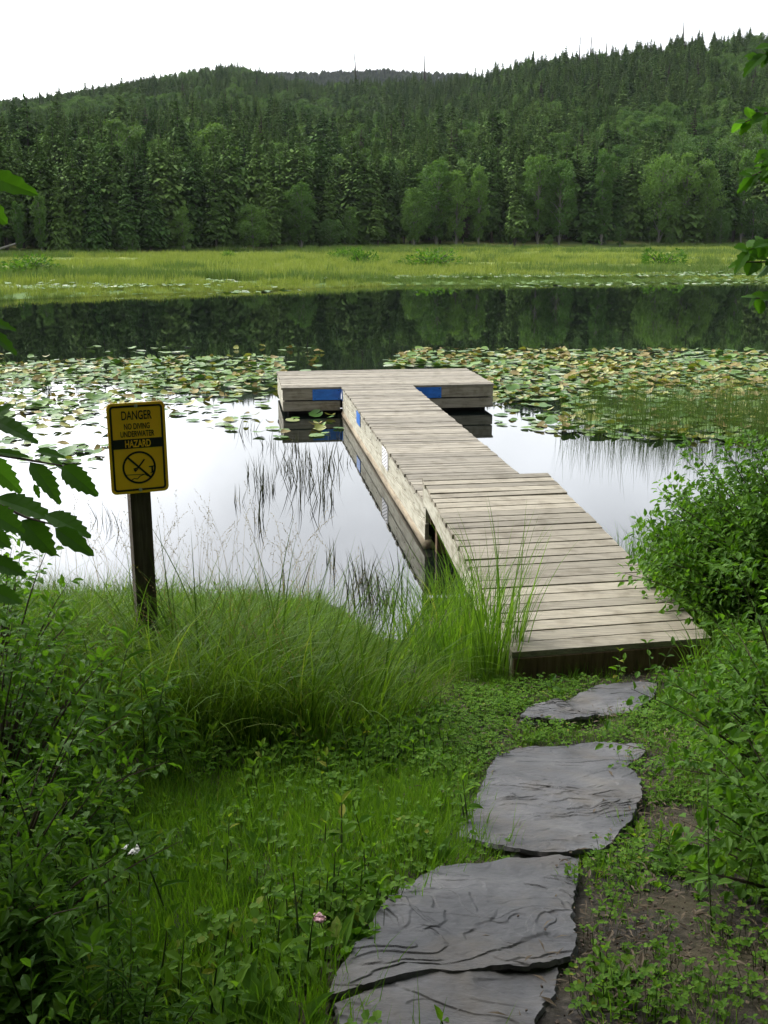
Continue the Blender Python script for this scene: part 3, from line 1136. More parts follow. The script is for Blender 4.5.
boards([((TX1 - .73, TY0 + .02, zt - .095), (1.46, .04, .19)), ((TX1 - .73, TY0 + .02, zt - .30), (1.46, .04, .17))], 'fascia_x', 'front_board')
boards([(((TX0 + TX1) / 2, TY1 - .02, zt - .095), (TX1 - TX0, .04, .19)), (((TX0 + TX1) / 2, TY1 - .02, zt - .30), (TX1 - TX0, .04, .17))], 'fascia_x', 'back_board')
for xx in (TX0 + .02, TX1 - .02):
    boards([((xx, (TY0 + TY1) / 2, zt - .095), (.04, TY1 - TY0 - .09, .19)), ((xx, (TY0 + TY1) / 2, zt - .30), (.04, TY1 - TY0 - .09, .17))], 'fascia', 'end_board')
for (xa, xb) in ((TX0 + .1, -.7), (.7, TX1 - .1)):
    g = Geo(); g.box(((xa + xb) / 2, (TY0 + TY1) / 2 + .05, .16), (xb - xa, TY1 - TY0 - .25, .5)); g.build('float_block', M['dark'], dock)


def panel(c, s, mat, name, holes=False):
    g = Geo(); g.box(c, s)
    o = g.build(name, M[mat], dock)
    return o


for (xa, xb) in ((-1.16, -.655), (.655, 1.17)):
    o = panel(((xa + xb) / 2, TY0 - .005, zt - .10), (xb - xa, .008, .195), 'blue', 'blue_panel')
    g = Geo()
    for qx in (xa + .04, xb - .04):
        for qz in (zt - .03, zt - .17):
            g.tubes(np.array([[[qx, TY0 - .009, qz], [qx, TY0 - .014, qz]]]), .009, 0, 6, cap=True)
    g.build('screws', M['dark'], o)
panel((-.642, 5.64, zt - .10), (.008, .46, .185), 'blue', 'blue_panel')
WY = 2.65
o = panel((-.642, WY, zt - .115), (.008, .50, .235), 'white', 'white_panel')
g = Geo()
for iy, yy in enumerate(np.linspace(WY - .2, WY + .2, 7)):
    for zz in np.linspace(zt - .205, zt - .025, 5):
        g.tubes(np.array([[[-.645, yy, zz + (.018 if iy % 2 else 0) - .009], [-.6485, yy, zz + (.018 if iy % 2 else 0) - .009]]]), .010, 0, 8, cap=True)
g.build('holes', M['dark'], o)
panel((-.640, 8.18, zt - .1), (.008, .10, .19), 'blue', 'blue_panel')
# piles at the shore end
for (xx, yy, rr, zt2, nm) in ((-.50, -.42, .055, .42, 'pile'), (.50, -.42, .055, .42, 'pile')):
    g = Geo(); g.box((xx, yy, -.2), (.10, .10, 1.2)); g.build(nm, M['pile'], dock)
g = Geo(); g.box((0, -.30, .36), (1.18, .05, .19)); g.build('end_beam', M['pile'], dock)

# ------------------------------------------------------------------ shore ramp
NL, NR = np.array([.812, 6.135, .60]), np.array([2.105, 6.385, .60])
FL, FR = np.array([.380, 10.47, .74]), np.array([1.686, 10.67, .74])
ramp = empty('shore_ramp', (1.44, 6.25, .40), 0, 'weathered plank ramp leading from the slate path up onto the dock', 'ramp')
RO = np.array([1.44, 6.25, .40])


def rp(u, v, dz=0):   # u across, v along
    return (NL * (1 - u) + NR * u) * (1 - v) + (FL * (1 - u) + FR * u) * v + np.array([0, 0, dz]) - RO


g = Geo(); NPL = 27
for i in range(NPL):
    v0, v1 = (i + .06) / NPL, (i + rng.uniform(.925, .95)) / NPL
    e0, e1 = rng.normal(0, .005, 2); z = rng.normal(0, .003, 4)
    vv = []
    for u, k in ((0 + e0, 0), (1 + e1, 1)):
        for v in (v0, v1):
            vv += [rp(u, v, -.038), rp(u, v, z[k] + (z[2] if v == v0 else z[3]) * .5)]
    g.hexa(vv)
g.build('deck', M['ramp'], ramp)
ramp_dir = nrm(FL - NL)


def quad_board(u0, u1, v0, v1, zt_, zb, mat, name):
    g = Geo(); v = []
    for u in (u0, u1):
        for w in (v0, v1):
            v += [rp(u, w, zb), rp(u, w, zt_)]
    g.hexa(v)
    return g.build(name, M[mat], ramp)


quad_board(.004, .034, .012, .985, -.041, -.235, 'fascia', 'side_board')
quad_board(.966, .996, .012, .985, -.041, -.235, 'fascia', 'side_board')
quad_board(-.004, 1.004, .0, .0095, -.041, -.235, 'pile', 'front_board')
quad_board(.05, .95, .975, .985, -.041, -.20, 'pile', 'end_board')
for u in (.34, .64):
    quad_board(u, u + .03, .015, .97, -.041, -.20, 'pile', 'joist')

# ------------------------------------------------------------------ warning sign
SY = R(23)
sc_ = at_depth(138, 448, 5.27)
sx, sy = sc_[0], sc_[1]
gz = float(tz(sx, sy))
sign = empty('warning_sign', (sx, sy, gz), SY, 'yellow and black danger sign on a dark square post in the bank grass', 'sign')
pz = sc_[2] - gz
g = Geo(); g.box((0, .057, (pz + .19) / 2 - .2), (.102, .102, pz + .19 + .4), jit=.001)
g.build('post', M['post'], sign)
PW_, PH_ = .285, .457


def rrect(w, h, r, n=6):
    p = []
    for cx, cy, a in ((w / 2 - r, h / 2 - r, 0), (-w / 2 + r, h / 2 - r, 90), (-w / 2 + r, -h / 2 + r, 180), (w / 2 - r, -h / 2 + r, 270)):
        for k in range(n + 1):
            t = R(a + 90 * k / n); p.append((cx + r * math.cos(t), cy + r * math.sin(t)))
    return np.array(p)


def plate(g, ol, y0, y1, cz, cx=0):
    n = len(ol)
    a = np.c_[ol[:, 0] + cx, np.full(n, y0), ol[:, 1] + cz]; b = np.c_[ol[:, 0] + cx, np.full(n, y1), ol[:, 1] + cz]
    i = np.arange(n); j = (i + 1) % n
    g.add(np.r_[a, b], [i[None], (i + n)[None, ::-1], np.stack([j, i, i + n, j + n], 1)])


def ringplate(g, o, inn, y0, y1, cz, cx=0):
    n = len(o); V = []
    for ol, y in ((o, y0), (inn, y0), (o, y1), (inn, y1)):
        V.append(np.c_[ol[:, 0] + cx, np.full(n, y), ol[:, 1] + cz])
    i = np.arange(n); j = (i + 1) % n
    g.add(np.concatenate(V), [np.stack([i, j, j + n, i + n], 1), np.stack([i, i + 2 * n, j + 2 * n, j], 1), np.stack([i + n, j + n, j + 3 * n, i + 3 * n], 1)])


g = Geo(); plate(g, rrect(PW_, PH_, .026), -.003, .002, pz)
pan = g.build('panel', M['yellow'], sign)
yf0, yf1 = -.0042, -.0032
g = Geo(); ringplate(g, rrect(PW_ - .026, PH_ - .026, .018), rrect(PW_ - .046, PH_ - .046, .010), yf0, yf1, pz); g.build('border', M['black'], pan)
g = Geo(); g.box((0, (yf0 + yf1) / 2, pz + .024), (PW_ - .042, .0010, .048)); g.build('hazard_band', M['black'], pan)


def text(body, size, z, mat, xs=.85, y=yf0, bold=0.0, width=None):
    cu = bpy.data.curves.new('lettering', 'FONT'); cu.body = body; cu.size = size
    cu.align_x = 'CENTER'; cu.align_y = 'CENTER'; cu.offset = bold; cu.extrude = .0004
    to = bpy.data.objects.new('lettering_src', cu)
    COL.objects.link(to); bpy.context.view_layer.update()
    me = bpy.data.meshes.new_from_object(to.evaluated_get(bpy.context.evaluated_depsgraph_get()))
    COL.objects.unlink(to); bpy.data.objects.remove(to)
    k = len(me.vertices); co = np.empty(k * 3); me.vertices.foreach_get('co', co); co = co.reshape(-1, 3)
    w = co[:, 0].max() - co[:, 0].min()
    f = (width / w) if width else xs
    co[:, 1] -= (co[:, 1].max() + co[:, 1].min()) / 2
    co = np.c_[co[:, 0] * f, -co[:, 2] + y, co[:, 1] + z]
    me.vertices.foreach_set('co', co.ravel()); me.materials.clear(); me.materials.append(M[mat]); me.update()
    o = bpy.data.objects.new('lettering', me); COL.objects.link(o); o.parent = pan
    return o


text('DANGER', .062, pz + .166, 'black', bold=.0008, width=.148)
text('NO DIVING', .041, pz + .111, 'black', bold=.0006, width=.126)
text('UNDERWATER', .041, pz + .073, 'black', bold=.0006, width=.166)
text('HAZARD', .050, pz + .024, 'yellow', bold=.0010, width=.126, y=-.0050)
g = Geo()
cz = pz - .098; cr = .083
tt = np.linspace(0, 2 * math.pi, 49)[:-1]
circ = np.c_[np.cos(tt), np.sin(tt)]
ringplate(g, circ * cr, circ * (cr - .010), yf0, yf1, cz)


def bar(x0, z0, x1, z1, w):
    d = np.array([x1 - x0, z1 - z0]); L = np.hypot(*d); nn = np.array([-d[1], d[0]]) / L * w / 2
    ol = np.array([[x0, z0] + nn, [x0, z0] - nn, [x1, z1] - nn, [x1, z1] + nn])
    plate(g, ol, yf0 - .0004, yf1, 0)


q = cr * .7
bar(-q, cz + q, q, cz - q, .010)
bar(-.008, cz - .004, .028, cz + .040, .008)      # body of the diver
bar(-.010, cz - .002, -.028, cz - .006, .006)     # arms
bar(-.008, cz - .006, -.022, cz - .020, .006)
bar(-.018, cz - .014, -.026, cz - .010, .010)     # head
bar(.048, cz + .000, .078, cz + .002, .006)       # ledge
bar(.064, cz - .030, .064, cz + .000, .009)
bar(.054, cz - .031, .072, cz - .029, .004)
bar(-.066, cz - .034, .020, cz - .036, .0028)     # water line
for (a, b, c, d) in ((-.044, -.064, -.028, -.054), (-.028, -.054, -.012, -.058), (-.012, -.058, .002, -.044), (.002, -.044, .026, -.036), (.026, -.036, .040, -.048)):
    bar(a, cz + b, c, cz + d, .004)
g.build('pictogram', M['black'], pan)
for bz in (pz + .212, pz - .212):
    g = Geo(); g.tubes(np.array([[[0, -.003, bz], [0, -.0065, bz], [0, -.008, bz]]]), np.array([[.009, .009, .005]]), 0, 10, cap=True)
    g.build('bolt', M['steel'], pan, smooth=False)

# ------------------------------------------------------------------ slate stepping stones


def on_ground(px, py, up=.03):
    d = ray(px, py); z = .8
    for _ in range(40):
        p = d * ((z - EZ) / d[2]) + np.array([0, 0, EZ])
        z = .5 * z + .5 * (float(tz(p[0], p[1])) + up)
    return p[:2]


STONES = [
    ('small grey slate slab just in front of the ramp', [(520, 720), (528, 710), (556, 703), (578, 694), (600, 685), (640, 681), (657, 685), (654, 697), (640, 708), (608, 713), (590, 722), (560, 726), (532, 724)], .03),
    ('broad slate slab in the middle of the path, wider at its top', [(498, 752), (540, 744), (575, 741), (643, 743), (646, 751), (626, 764), (640, 782), (641, 800), (630, 820), (608, 846), (580, 855), (520, 854), (482, 844), (457, 834), (463, 812), (482, 786), (490, 766)], .035),
    ('long slate slab in the near foreground, cracked and layered', [(404, 884), (440, 864), (520, 856), (580, 857), (577, 880), (572, 905), (576, 935), (571, 953), (548, 962), (500, 966), (430, 970), (372, 984), (326, 1000), (340, 966), (378, 914)], .045),
    ('low slate ledge at the bottom edge below the long slab', [(338, 1006), (378, 988), (432, 974), (500, 970), (556, 966), (552, 990), (534, 1016), (522, 1052), (430, 1068), (346, 1050)], .03),
]
STONE_POLY = []


def resample(P, n):
    P = np.r_[P, P[:1]]; d = np.r_[0, np.cumsum(np.linalg.norm(np.diff(P, axis=0), axis=1))]
    t = np.linspace(0, d[-1], n + 1)[:-1]
    return np.c_[np.interp(t, d, P[:, 0]), np.interp(t, d, P[:, 1])]


def terrace(x, y, s):
    # slate splits into thin steps that run across the slab
    w = fbm(x * 2.6 + 5 * s, y * 2.6, 40 + s, 4) - .5
    d = .25 * (s % 2) - .10
    u = x * d + y + w * .22
    n = fbm(u * 3.4 + 3 * s, x * .9 + s, 50 + s, 3) * 10
    k = np.floor(n); st = k + sstep(.90, .985, n - k)
    u2 = y * 1.0 - x * .35 + w * .30
    n2 = fbm(u2 * 8 + s, x * 2.4, 60 + s, 3) * 7
    k2 = np.floor(n2); st2 = k2 + sstep(.88, .985, n2 - k2)
    msk = sstep(.42, .60, fbm(x * 2.1, y * 2.1, 90 + s, 3))
    u3 = y * .8 + x * (.5 - .8 * (s % 2)) + w * .3
    n3 = fbm(u3 * 13 + s, x * 4.5, 85 + s, 3) * 6
    k3 = np.floor(n3); st3 = k3 + sstep(.80, .985, n3 - k3)
    m3 = sstep(.45, .62, fbm(x * 3.1 + 7, y * 3.1, 95 + s, 3))
    m1 = .35 + .65 * sstep(.36, .56, fbm(x * 2.6 + 3, y * 2.6, 97 + s, 3))
    return st * .0042 * m1 + st2 * .0044 * msk + st3 * .0038 * m3 + .005 * fbm(x * 7, y * 9, 70 + s, 3) + .0032 * fbm(x * 38, y * 50, 75 + s, 3)


for si, (lab, pts, up) in enumerate(STONES):
    P = np.array([on_ground(a, b, up) for a, b in pts])
    STONE_POLY.append(P)
    n = 560
    O = resample(P, n); c = O.mean(0)
    ang = np.arange(n)
    jit = np.array([mnoise.fractal(Vector((O[i, 0] * 14, O[i, 1] * 14, si)), 1, 2, 3) for i in range(n)])
    O = O + nrm(O - c) * (.015 * jit)[:, None]
    RG = 150
    q = np.linspace(.02, 1, RG)
    X = c[0] + (O[:, 0] - c[0])[None] * q[:, None]; Y = c[1] + (O[:, 1] - c[1])[None] * q[:, None]
    tr_ = terrace(X, Y, si); tr_ = tr_ - np.median(tr_)
    base = float(np.mean(tz(O[:, 0], O[:, 1])))
    # the slab is a plane tilted with the slope
    A = np.c_[O, np.ones(n)]; co, *_ = np.linalg.lstsq(A, tz(O[:, 0], O[:, 1]), rcond=None)
    Z = co[0] * X + co[1] * Y + co[2] + up + tr_
    V = np.stack([X, Y, Z], -1).reshape(-1, 3)
    idx = np.arange(RG * n).reshape(RG, n)
    F = np.stack([idx[:-1], idx[1:], np.roll(idx[1:], -1, 1), np.roll(idx[:-1], -1, 1)], -1).reshape(-1, 4)[:, ::-1]
    g = Geo()
    # side faces with ledges
    sk = []
    for k, (dz, dr) in enumerate(((-.012, .004), (-.024, -.006), (-.04, .004), (-.07, -.008), (-.13, 0))):
        wv = np.array([mnoise.noise(Vector((O[i, 0] * 9, O[i, 1] * 9, k * 2.7 + si))) for i in range(n)])
        D = O + nrm(O - c) * (dr + .008 * wv)[:, None]
        sk.append(np.c_[D, Z[-1] + dz])
    V = np.r_[V, np.concatenate(sk)]
    for k in range(5):
        a = idx[-1] if k == 0 else RG * n + (k - 1) * n + np.arange(n)
        b = RG * n + k * n + np.arange(n)
        F = np.r_[F, np.stack([a, np.roll(a, -1), np.roll(b, -1), b], -1)[:, ::-1]]
    g.add(V, [F, idx[0][None, :]])
    o = g.build('stepping_stone', M['slate'], smooth=False)
    tag(o, lab, 'stepping stone', 'slate slabs of the path')


def in_poly(x, y, P):
    c = np.zeros(len(x), bool); n = len(P)
    for i in range(n):
        x0, y0 = P[i]; x1, y1 = P[(i + 1) % n]
        hit = ((y0 > y) != (y1 > y)) & (x < (x1 - x0) * (y - y0) / (y1 - y0 + 1e-12) + x0)
        c ^= hit
    return c


def shrink(P, k):
    c = P.mean(0)
    return c + (P - c) * k


RAMP_POLY = np.array([NL[:2], NR[:2], FR[:2], FL[:2]])


def free(x, y, grow=1.0):
    ok = ~in_poly(x, y, shrink(RAMP_POLY, 1.02)) & ~dock_hit(x, y, 0)
    for i, P in enumerate(STONE_POLY):
        ok &= ~in_poly(x, y, shrink(P, grow + (.12 if i == 0 and grow > 1 else 0)))
    return ok


# ------------------------------------------------------------------ bank vegetation prototypes


def grass_proto(name, n, rad, lo, hi, w, b0, b1, mat, seg=5, dirn=None, spread=.9):
    g = Geo()
    a = rng.uniform(0, 6.28, n); r_ = rad * np.sqrt(rng.random(n))
    P = np.c_[r_ * np.cos(a), r_ * np.sin(a), np.full(n, -.03)]
    az = (a if dirn is None else dirn) + rng.normal(0, spread, n)
    L = rng.uniform(lo, hi, n)
    blades(g, P, az, L, w * rng.uniform(.6, 1.3, n), np.abs(rng.normal(b0, .12, n)), b1 * rng.uniform(.45, 1.1, n), seg)
    return bpy.data.objects.new(name, g.mesh(name, M[mat]))


def seed_proto(name, n=6):
    """flowering grass: thin stalk with a feathery head"""
    g = Geo()
    P = np.c_[rng.normal(0, .06, (n, 2)), np.full(n, -.03)]
    C = blades(g, P, rng.uniform(0, 6.28, n), rng.uniform(.7, 1.1, n), .0035, .06, rng.uniform(.4, 1.2, n), 7)
    for i in range(n):
        k = 16
        t = np.linspace(.72, 1, k)
        s = np.stack([np.interp(t, np.linspace(0, 1, C.shape[1]), C[i, :, j]) for j in range(3)], -1)
        dd = nrm(C[i, -1] - C[i, -2]) + rng.normal(0, .45, (k, 3))
        leaves(g, s, dd, rng.normal(0, 1, (k, 3)), rng.uniform(.015, .03, k), .005, 'quad')
    return bpy.data.objects.new(name, g.mesh(name, M['straw']))


def clover_proto(name, n=26, rad=.14):
    g = Geo()
    a = rng.uniform(0, 6.28, n); r_ = rad * np.sqrt(rng.random(n)); h = rng.uniform(.03, .10, n)
    T = np.c_[r_ * np.cos(a), r_ * np.sin(a), h]
    B = T * [.8, .8, 0] - [0, 0, .01]
    g.tubes(np.stack([B, (B + T) / 2 + rng.normal(0, .006, (n, 3)), T], 1), .0012, 1, 3)
    for j in range(3):
        an = a * 3 + j * 2.094 + rng.normal(0, .15, n)
        D = np.c_[np.cos(an), np.sin(an), rng.normal(.15, .2, n)]
        N = np.c_[rng.normal(0, .25, (n, 2)), np.ones(n)]
        s = rng.uniform(.011, .023, n)
        leaves(g, T, D, N, s, s * .8, 'round')
    return bpy.data.objects.new(name, g.mesh(name, [M['clover'], M['stem']]))


def rosette_proto(name, n=9, L=.12, W=.04, mat='herb'):
    g = Geo()
    an = np.arange(n) * 2.4 + rng.normal(0, .3, n)
    el = rng.uniform(.15, .95, n)
    D = np.c_[np.cos(an) * np.cos(el), np.sin(an) * np.cos(el), np.sin(el)]
    N = np.c_[-np.cos(an) * np.sin(el), -np.sin(an) * np.sin(el), np.cos(el)] + rng.normal(0, .2, (n, 3))
    leaves(g, np.c_[np.cos(an), np.sin(an), 0 * an] * .012, D, N, L * rng.uniform(.6, 1.25, n), W * rng.uniform(.8, 1.2, n), 'ovate')
    return bpy.data.objects.new(name, g.mesh(name, [M[mat]]))


def herb_geo(stalks, hlo, hhi, L, W, pairs, rad, kind='ovate', lean=.25, mats=0):
    g = Geo()
    for s in range(stalks):
        h = rng.uniform(hlo, hhi); a = rng.uniform(0, 6.28); le = abs(rng.normal(0, lean))
        b = np.array([rng.normal(0, rad), rng.normal(0, rad), -.02])
        t = np.linspace(0, 1, 6)
        P = b + np.c_[np.cos(a) * le * h * t ** 1.6, np.sin(a) * le * h * t ** 1.6, h * t]
        g.tubes(P[None], np.linspace(.0035, .0014, 6)[None], 1, 4)
        k = pairs
        tt = np.repeat(np.linspace(.22, 1, k), 2)
        p = np.stack([np.interp(tt, t, P[:, j]) for j in range(3)], -1)
        an = np.arange(2 * k) // 2 * 1.45 + (np.arange(2 * k) % 2) * math.pi + rng.normal(0, .3, 2 * k) + a
        el = rng.uniform(-.15, .6, 2 * k) + .5 * (tt > .9)
        D = np.c_[np.cos(an) * np.cos(el), np.sin(an) * np.cos(el), np.sin(el)]
        N = np.c_[rng.normal(0, .3, (2 * k, 2)), np.ones(2 * k)]
        sz = rng.uniform(.75, 1.2, 2 * k) * (1.15 - .55 * np.abs(tt - .5))
        leaves(g, p, D, N, L * sz, W * sz, kind, 0)
    return g


def herb_proto(name, *a, mat='herb', **k):
    return bpy.data.objects.new(name, herb_geo(*a, **k).mesh(name, [M[mat], M['stem']]))


def rnd_pts(n, xr, yr, dens):
    x = rng.uniform(*xr, n); y = rng.uniform(*yr, n)
    ok = rng.random(n) < dens(x, y)
    return x[ok], y[ok]


def ground_pts(x, y):
    return np.c_[x, y, tz(x, y)]


# --- tall bank grass
tall = proto_collection('tall_tufts',
                        [grass_proto('tall_%d' % i, 22, .12, .40, 1.0, .011, .14, 1.3, ['grass', 'grass', 'grass_deep'][i], 6) for i in range(3)]
                        + [grass_proto('tallx_%d' % i, 22, .14, .6, 1.3, .0105, .2, 2.2, ['grass_deep', 'grass_deep', 'grass'][i], 8, dirn=0.0, spread=1.1) for i in range(3)]
                        + [seed_proto('tally_%d' % i) for i in range(2)])


def left_bank(x, y):
    lim = np.interp(x, [-3.5, -1.6, -.9, -.3, .15, .5], [3.5, 3.75, 4.05, 4.5, 5.05, 6.0])
    e = np.interp(x, [-4, -1, -.5, .0, .3, .9], [9.0, 8.6, 8.2, 7.4, 6.9, 6.8])
    return ((y > lim) & (y < e) & (x < .62)).astype(float)


x, y = rnd_pts(2500, (-4.4, .7), (3.4, 9.0), lambda x, y: left_bank(x, y) * .8)
ok = free(x, y); x, y = x[ok], y[ok]; n = len(x)
droop = (y < 6.9) & (x > -2.2) & (rng.random(n) < .55)
seed = (~droop) & (rng.random(n) < .09)
ix = np.where(droop, 3, 0) + rng.integers(0, 3, n); ix = np.where(seed, 6 + rng.integers(0, 2, n), ix)
rt = zrot(n, .12); rt[:, 2] = np.where(droop, rng.normal(-.75, .7, n), rt[:, 2])
ss = rng.uniform(.6, 1.0, n) * np.where(droop, np.interp(y, [4, 5, 6, 7], [.75, .85, .72, .5]), np.interp(y, [4, 5, 6, 7, 8, 8.7], [.55, .85, .75, .55, .40, .28])) * np.interp(x, [-.35, .05, .35], [1, .55, .5])
scatter('tall_grass', ground_pts(x, y), rt, ss, ix, tall, 'long green grass drooping over the left bank around the sign', 'grass')

# --- short lawn: grass, clover and broad leaves between bank and stones
lawn = proto_collection('lawn_plants',
                        [grass_proto('lawn_%d' % i, 44, .13, .05, .17, .0042, .25, 1.3, 'grass_dark', 3) for i in range(3)]
                        + [clover_proto('lawnb_%d' % i) for i in range(3)]
                        + [rosette_proto('lawnc_%d' % i, 8, .09, .032) for i in range(2)]
                        + [rosette_proto('lawnd_%d' % i, 7, .06, .035, 'clover') for i in range(2)]
                        + [herb_proto('lawne_%d' % i, 3, .10, .22, .05, .022, 4, .04, mat='clover') for i in range(2)])
# 0-2 grass, 3-5 clover, 6-7 rosette, 8-9 small rosette, 10-11 herb


def lawn_d(x, y):
    left = np.interp(y, [1.2, 2, 3, 4, 5, 6.2], [.30, .18, .10, .25, .55, .75])
    dirt = (x > np.interp(y, [1, 2, 2.6, 3, 3.6, 4.6, 6], [.24, .34, .46, .58, .85, .9, 1.4])) & (x < np.interp(y, [1, 2, 3, 4, 6.2], [1.0, 1.05, 1.15, 1.35, 2.0]))
    d = np.where(dirt, .22 + .42 * (fbm(x * 3, y * 3, 6, 3) > .52) + .25 * sstep(3.0, 4.2, y) - .10 * sstep(2.6, 1.6, y), 1.0)
    d = d * np.where((y > 6.0) & (x > .7) & (x < 2.1), .25, 1)
    return np.clip(d, 0, 1) * (y < np.interp(x, [-.8, -.1, .3, .6, 1.5, 2.2], [8.6, 7.75, 7.3, 7.3, 8, 9.2])) * np.where(left_bank(x, y) > 0, .25, 1)


x, y = rnd_pts(17600, (-3.2, 3.2), (1.2, 9.2), lawn_d)
ok = free(x, y, 1.055); x, y = x[ok], y[ok]; n = len(x)
kind = fbm(x * 1.6, y * 1.6, 12, 3) + rng.normal(0, .16, n)
ix = np.where(kind < .58, rng.integers(0, 3, n), np.where(kind < .64, rng.integers(3, 6, n), rng.integers(8, 12, n)))
ix = np.where((x > .35) & (rng.random(n) < .25), rng.integers(0, 3, n), ix)
ix = np.where(rng.random(n) < .10, rng.integers(6, 8, n), ix)
dirtm = (x > .3) & (x < 1.6) & (y < 6)
ix = np.where(dirtm & (rng.random(n) < .5), rng.integers(3, 6, n), ix)
scatter('ground_cover', ground_pts(x, y), zrot(n, .12), rng.uniform(.6, 1.2, n) * np.where(dirtm, .7, 1), ix, lawn,
        'short grass, clover and small weeds beside the slate path', 'ground cover')

# --- undergrowth: leafy herbs, dark lower left and lower right
under = proto_collection('undergrowth_plants',
                         [herb_proto('und_%d' % i, 6, .25, .52, .044, .020, 10, .09) for i in range(3)]
                         + [herb_proto('undb_%d' % i, 6, .3, .55, .075, .012, 12, .08, kind='blade') for i in range(2)]
                         + [rosette_proto('undc_%d' % i, 9, .11, .036) for i in range(2)]
                         + [herb_proto('undd_%d' % i, 6, .2, .42, .05, .027, 7, .08, mat='shrub_light') for i in range(2)])


def under_d(x, y):
    l = (x < np.interp(y, [1, 1.6, 2.2, 3, 4, 4.6], [-.30, -.42, -.62, -.95, -1.25, -1.5])) & (y < 4.8)
    r_ = (x > np.interp(y, [1, 2, 3, 4, 5, 6, 6.6], [.85, .95, 1.18, 1.45, 1.75, 2.05, 2.2])) & (y < 6.6)
    return np.where(l | r_, .85, 0)


x, y = rnd_pts(1900, (-3.4, 3.4), (1.2, 6.6), under_d)
n = len(x)
ix = rng.integers(0, 7, n); ix = np.where(x > 0, np.where(rng.random(n) < .5, rng.integers(7, 9, n), ix), ix)
scatter('undergrowth', ground_pts(x, y), zrot(n, .15), rng.uniform(.55, 1.05, n) * np.where(x > 0, .85, 1.0), ix, under,
        'leafy weeds crowding both sides of the path', 'undergrowth')

# --- litter on the bare dirt


def litter_proto(name):
    g = Geo(); n = 30
    p = np.c_[rng.normal(0, .10, (n, 2)), rng.uniform(.002, .012, n)]
    a = rng.uniform(0, 6.28, n)
    d = np.c_[np.cos(a), np.sin(a), rng.normal(0, .08, n)]
    leaves(g, p, d, np.c_[rng.normal(0, .3, (n, 2)), np.ones(n)], rng.uniform(.01, .05, n), rng.uniform(.002, .012, n), 'quad')
    k = 9
    for q in range(k):
        c = np.r_[rng.normal(0, .12, 2), .002]; s = rng.uniform(.002, .006, 3)
        g.box(c, s, 1, rng.uniform(0, 3), s.min() * .2)
    return bpy.data.objects.new(name, g.mesh(name, [M['dirt_bits'], M['twig']]))


lit = proto_collection('litter_kinds', [litter_proto('litter_%d' % i) for i in range(3)])
x, y = rnd_pts(1500, (.15, 2.2), (1.2, 6.3), lambda x, y: np.where(x < np.interp(y, [1, 3, 6.3], [1.1, 1.2, 2.1]), .6, 0))
ok = free(x, y, 1.12); x, y = x[ok], y[ok]
scatter('ground_litter', ground_pts(x, y) + [0, 0, .004], zrot(len(x)), rng.uniform(.6, 1.2, len(x)), rng.integers(0, 3, len(x)), lit,
        'twigs, dry leaf bits and small stones on the bare dirt', 'litter')

# --- reed clumps as things: left of the ramp, right of the ramp


def clump(px, py, zg, n, rad, lo, hi, w, b0, b1, mat, label, name, cat, sx=1.0, sy=1.0, dirn=None, spread=.9):
    p = on_z(px, py, zg)
    g = Geo()
    a = rng.uniform(0, 6.28, n); r_ = rad * np.sqrt(rng.random(n))
    P = np.c_[r_ * np.cos(a) * sx, r_ * np.sin(a) * sy, np.zeros(n)]
    P[:, 2] = tz(P[:, 0] + p[0], P[:, 1] + p[1]) - float(tz(p[0], p[1])) - .03
    blades(g, P, (a if dirn is None else dirn) + rng.normal(0, spread, n), rng.uniform(lo, hi, n), w * rng.uniform(.6, 1.3, n),
           np.abs(rng.normal(b0, .08, n)), b1 * rng.uniform(.3, 1.1, n), 8)
    o = g.build(name, M[mat])
    o.location = (p[0], p[1], float(tz(p[0], p[1])))
    return tag(o, label, cat)


clump(492, 676, .38, 110, .20, .35, 1.25, .011, .06, 1.0, 'grass', 'tallest upright clump of green grass against the ramp\'s left side', 'grass_clump', 'grass clump')
clump(466, 668, .36, 230, .34, .3, .95, .009, .14, 1.3, 'grass', 'broad bright grass clump left of the tallest one by the ramp', 'grass_clump', 'grass clump')
clump(440, 640, .25, 320, .38, .30, .85, .008, .16, 1.3, 'grass', 'loose grass clump at the water under the ramp\'s left edge', 'grass_clump', 'grass clump')
clump(450, 606, .04, 130, .26, .25, .6, .008, .15, 1.2, 'grass', 'short grass clump at the waterline below the ramp end where it meets the dock', 'grass_clump', 'grass clump')
clump(625, 562, .12, 150, .28, .30, .62, .007, .10, 1.2, 'grass', 'grass clump leaning over the water right of the ramp', 'grass_clump', 'grass clump', 1.0, 1.3)
clump(668, 560, .15, 110, .30, .40, .75, .006, .10, 1.2, 'grass', 'thin grass clump between the ramp and the green shrub', 'grass_clump', 'grass clump')
clump(728, 690, .42, 140, .25, .3, .55, .008, .25, 1.9, 'grass', 'arching grass clump at the right corner of the ramp front', 'grass_clump', 'grass clump', dirn=2.6, spread=1.0)

clump(292, 735, .62, 430, .42, .55, 1.25, .0085, .35, 2.3, 'grass_deep', 'big dark mound of drooping grass right of the sign post', 'grass_mound', 'grass clump', 1.5, 1.0, spread=.5)
clump(205, 742, .70, 300, .34, .5, 1.05, .0085, .35, 2.2, 'grass_deep', 'smaller mound of drooping grass in front of the sign post', 'grass_mound', 'grass clump', 1.2, 1.0, spread=.6)
clump(640, 548, .03, 90, .35, .35, .75, .006, .15, 1.5, 'grass', 'wispy grass clump at the waterline between ramp and big shrub', 'grass_clump', 'grass clump', 1.6, 1.0)

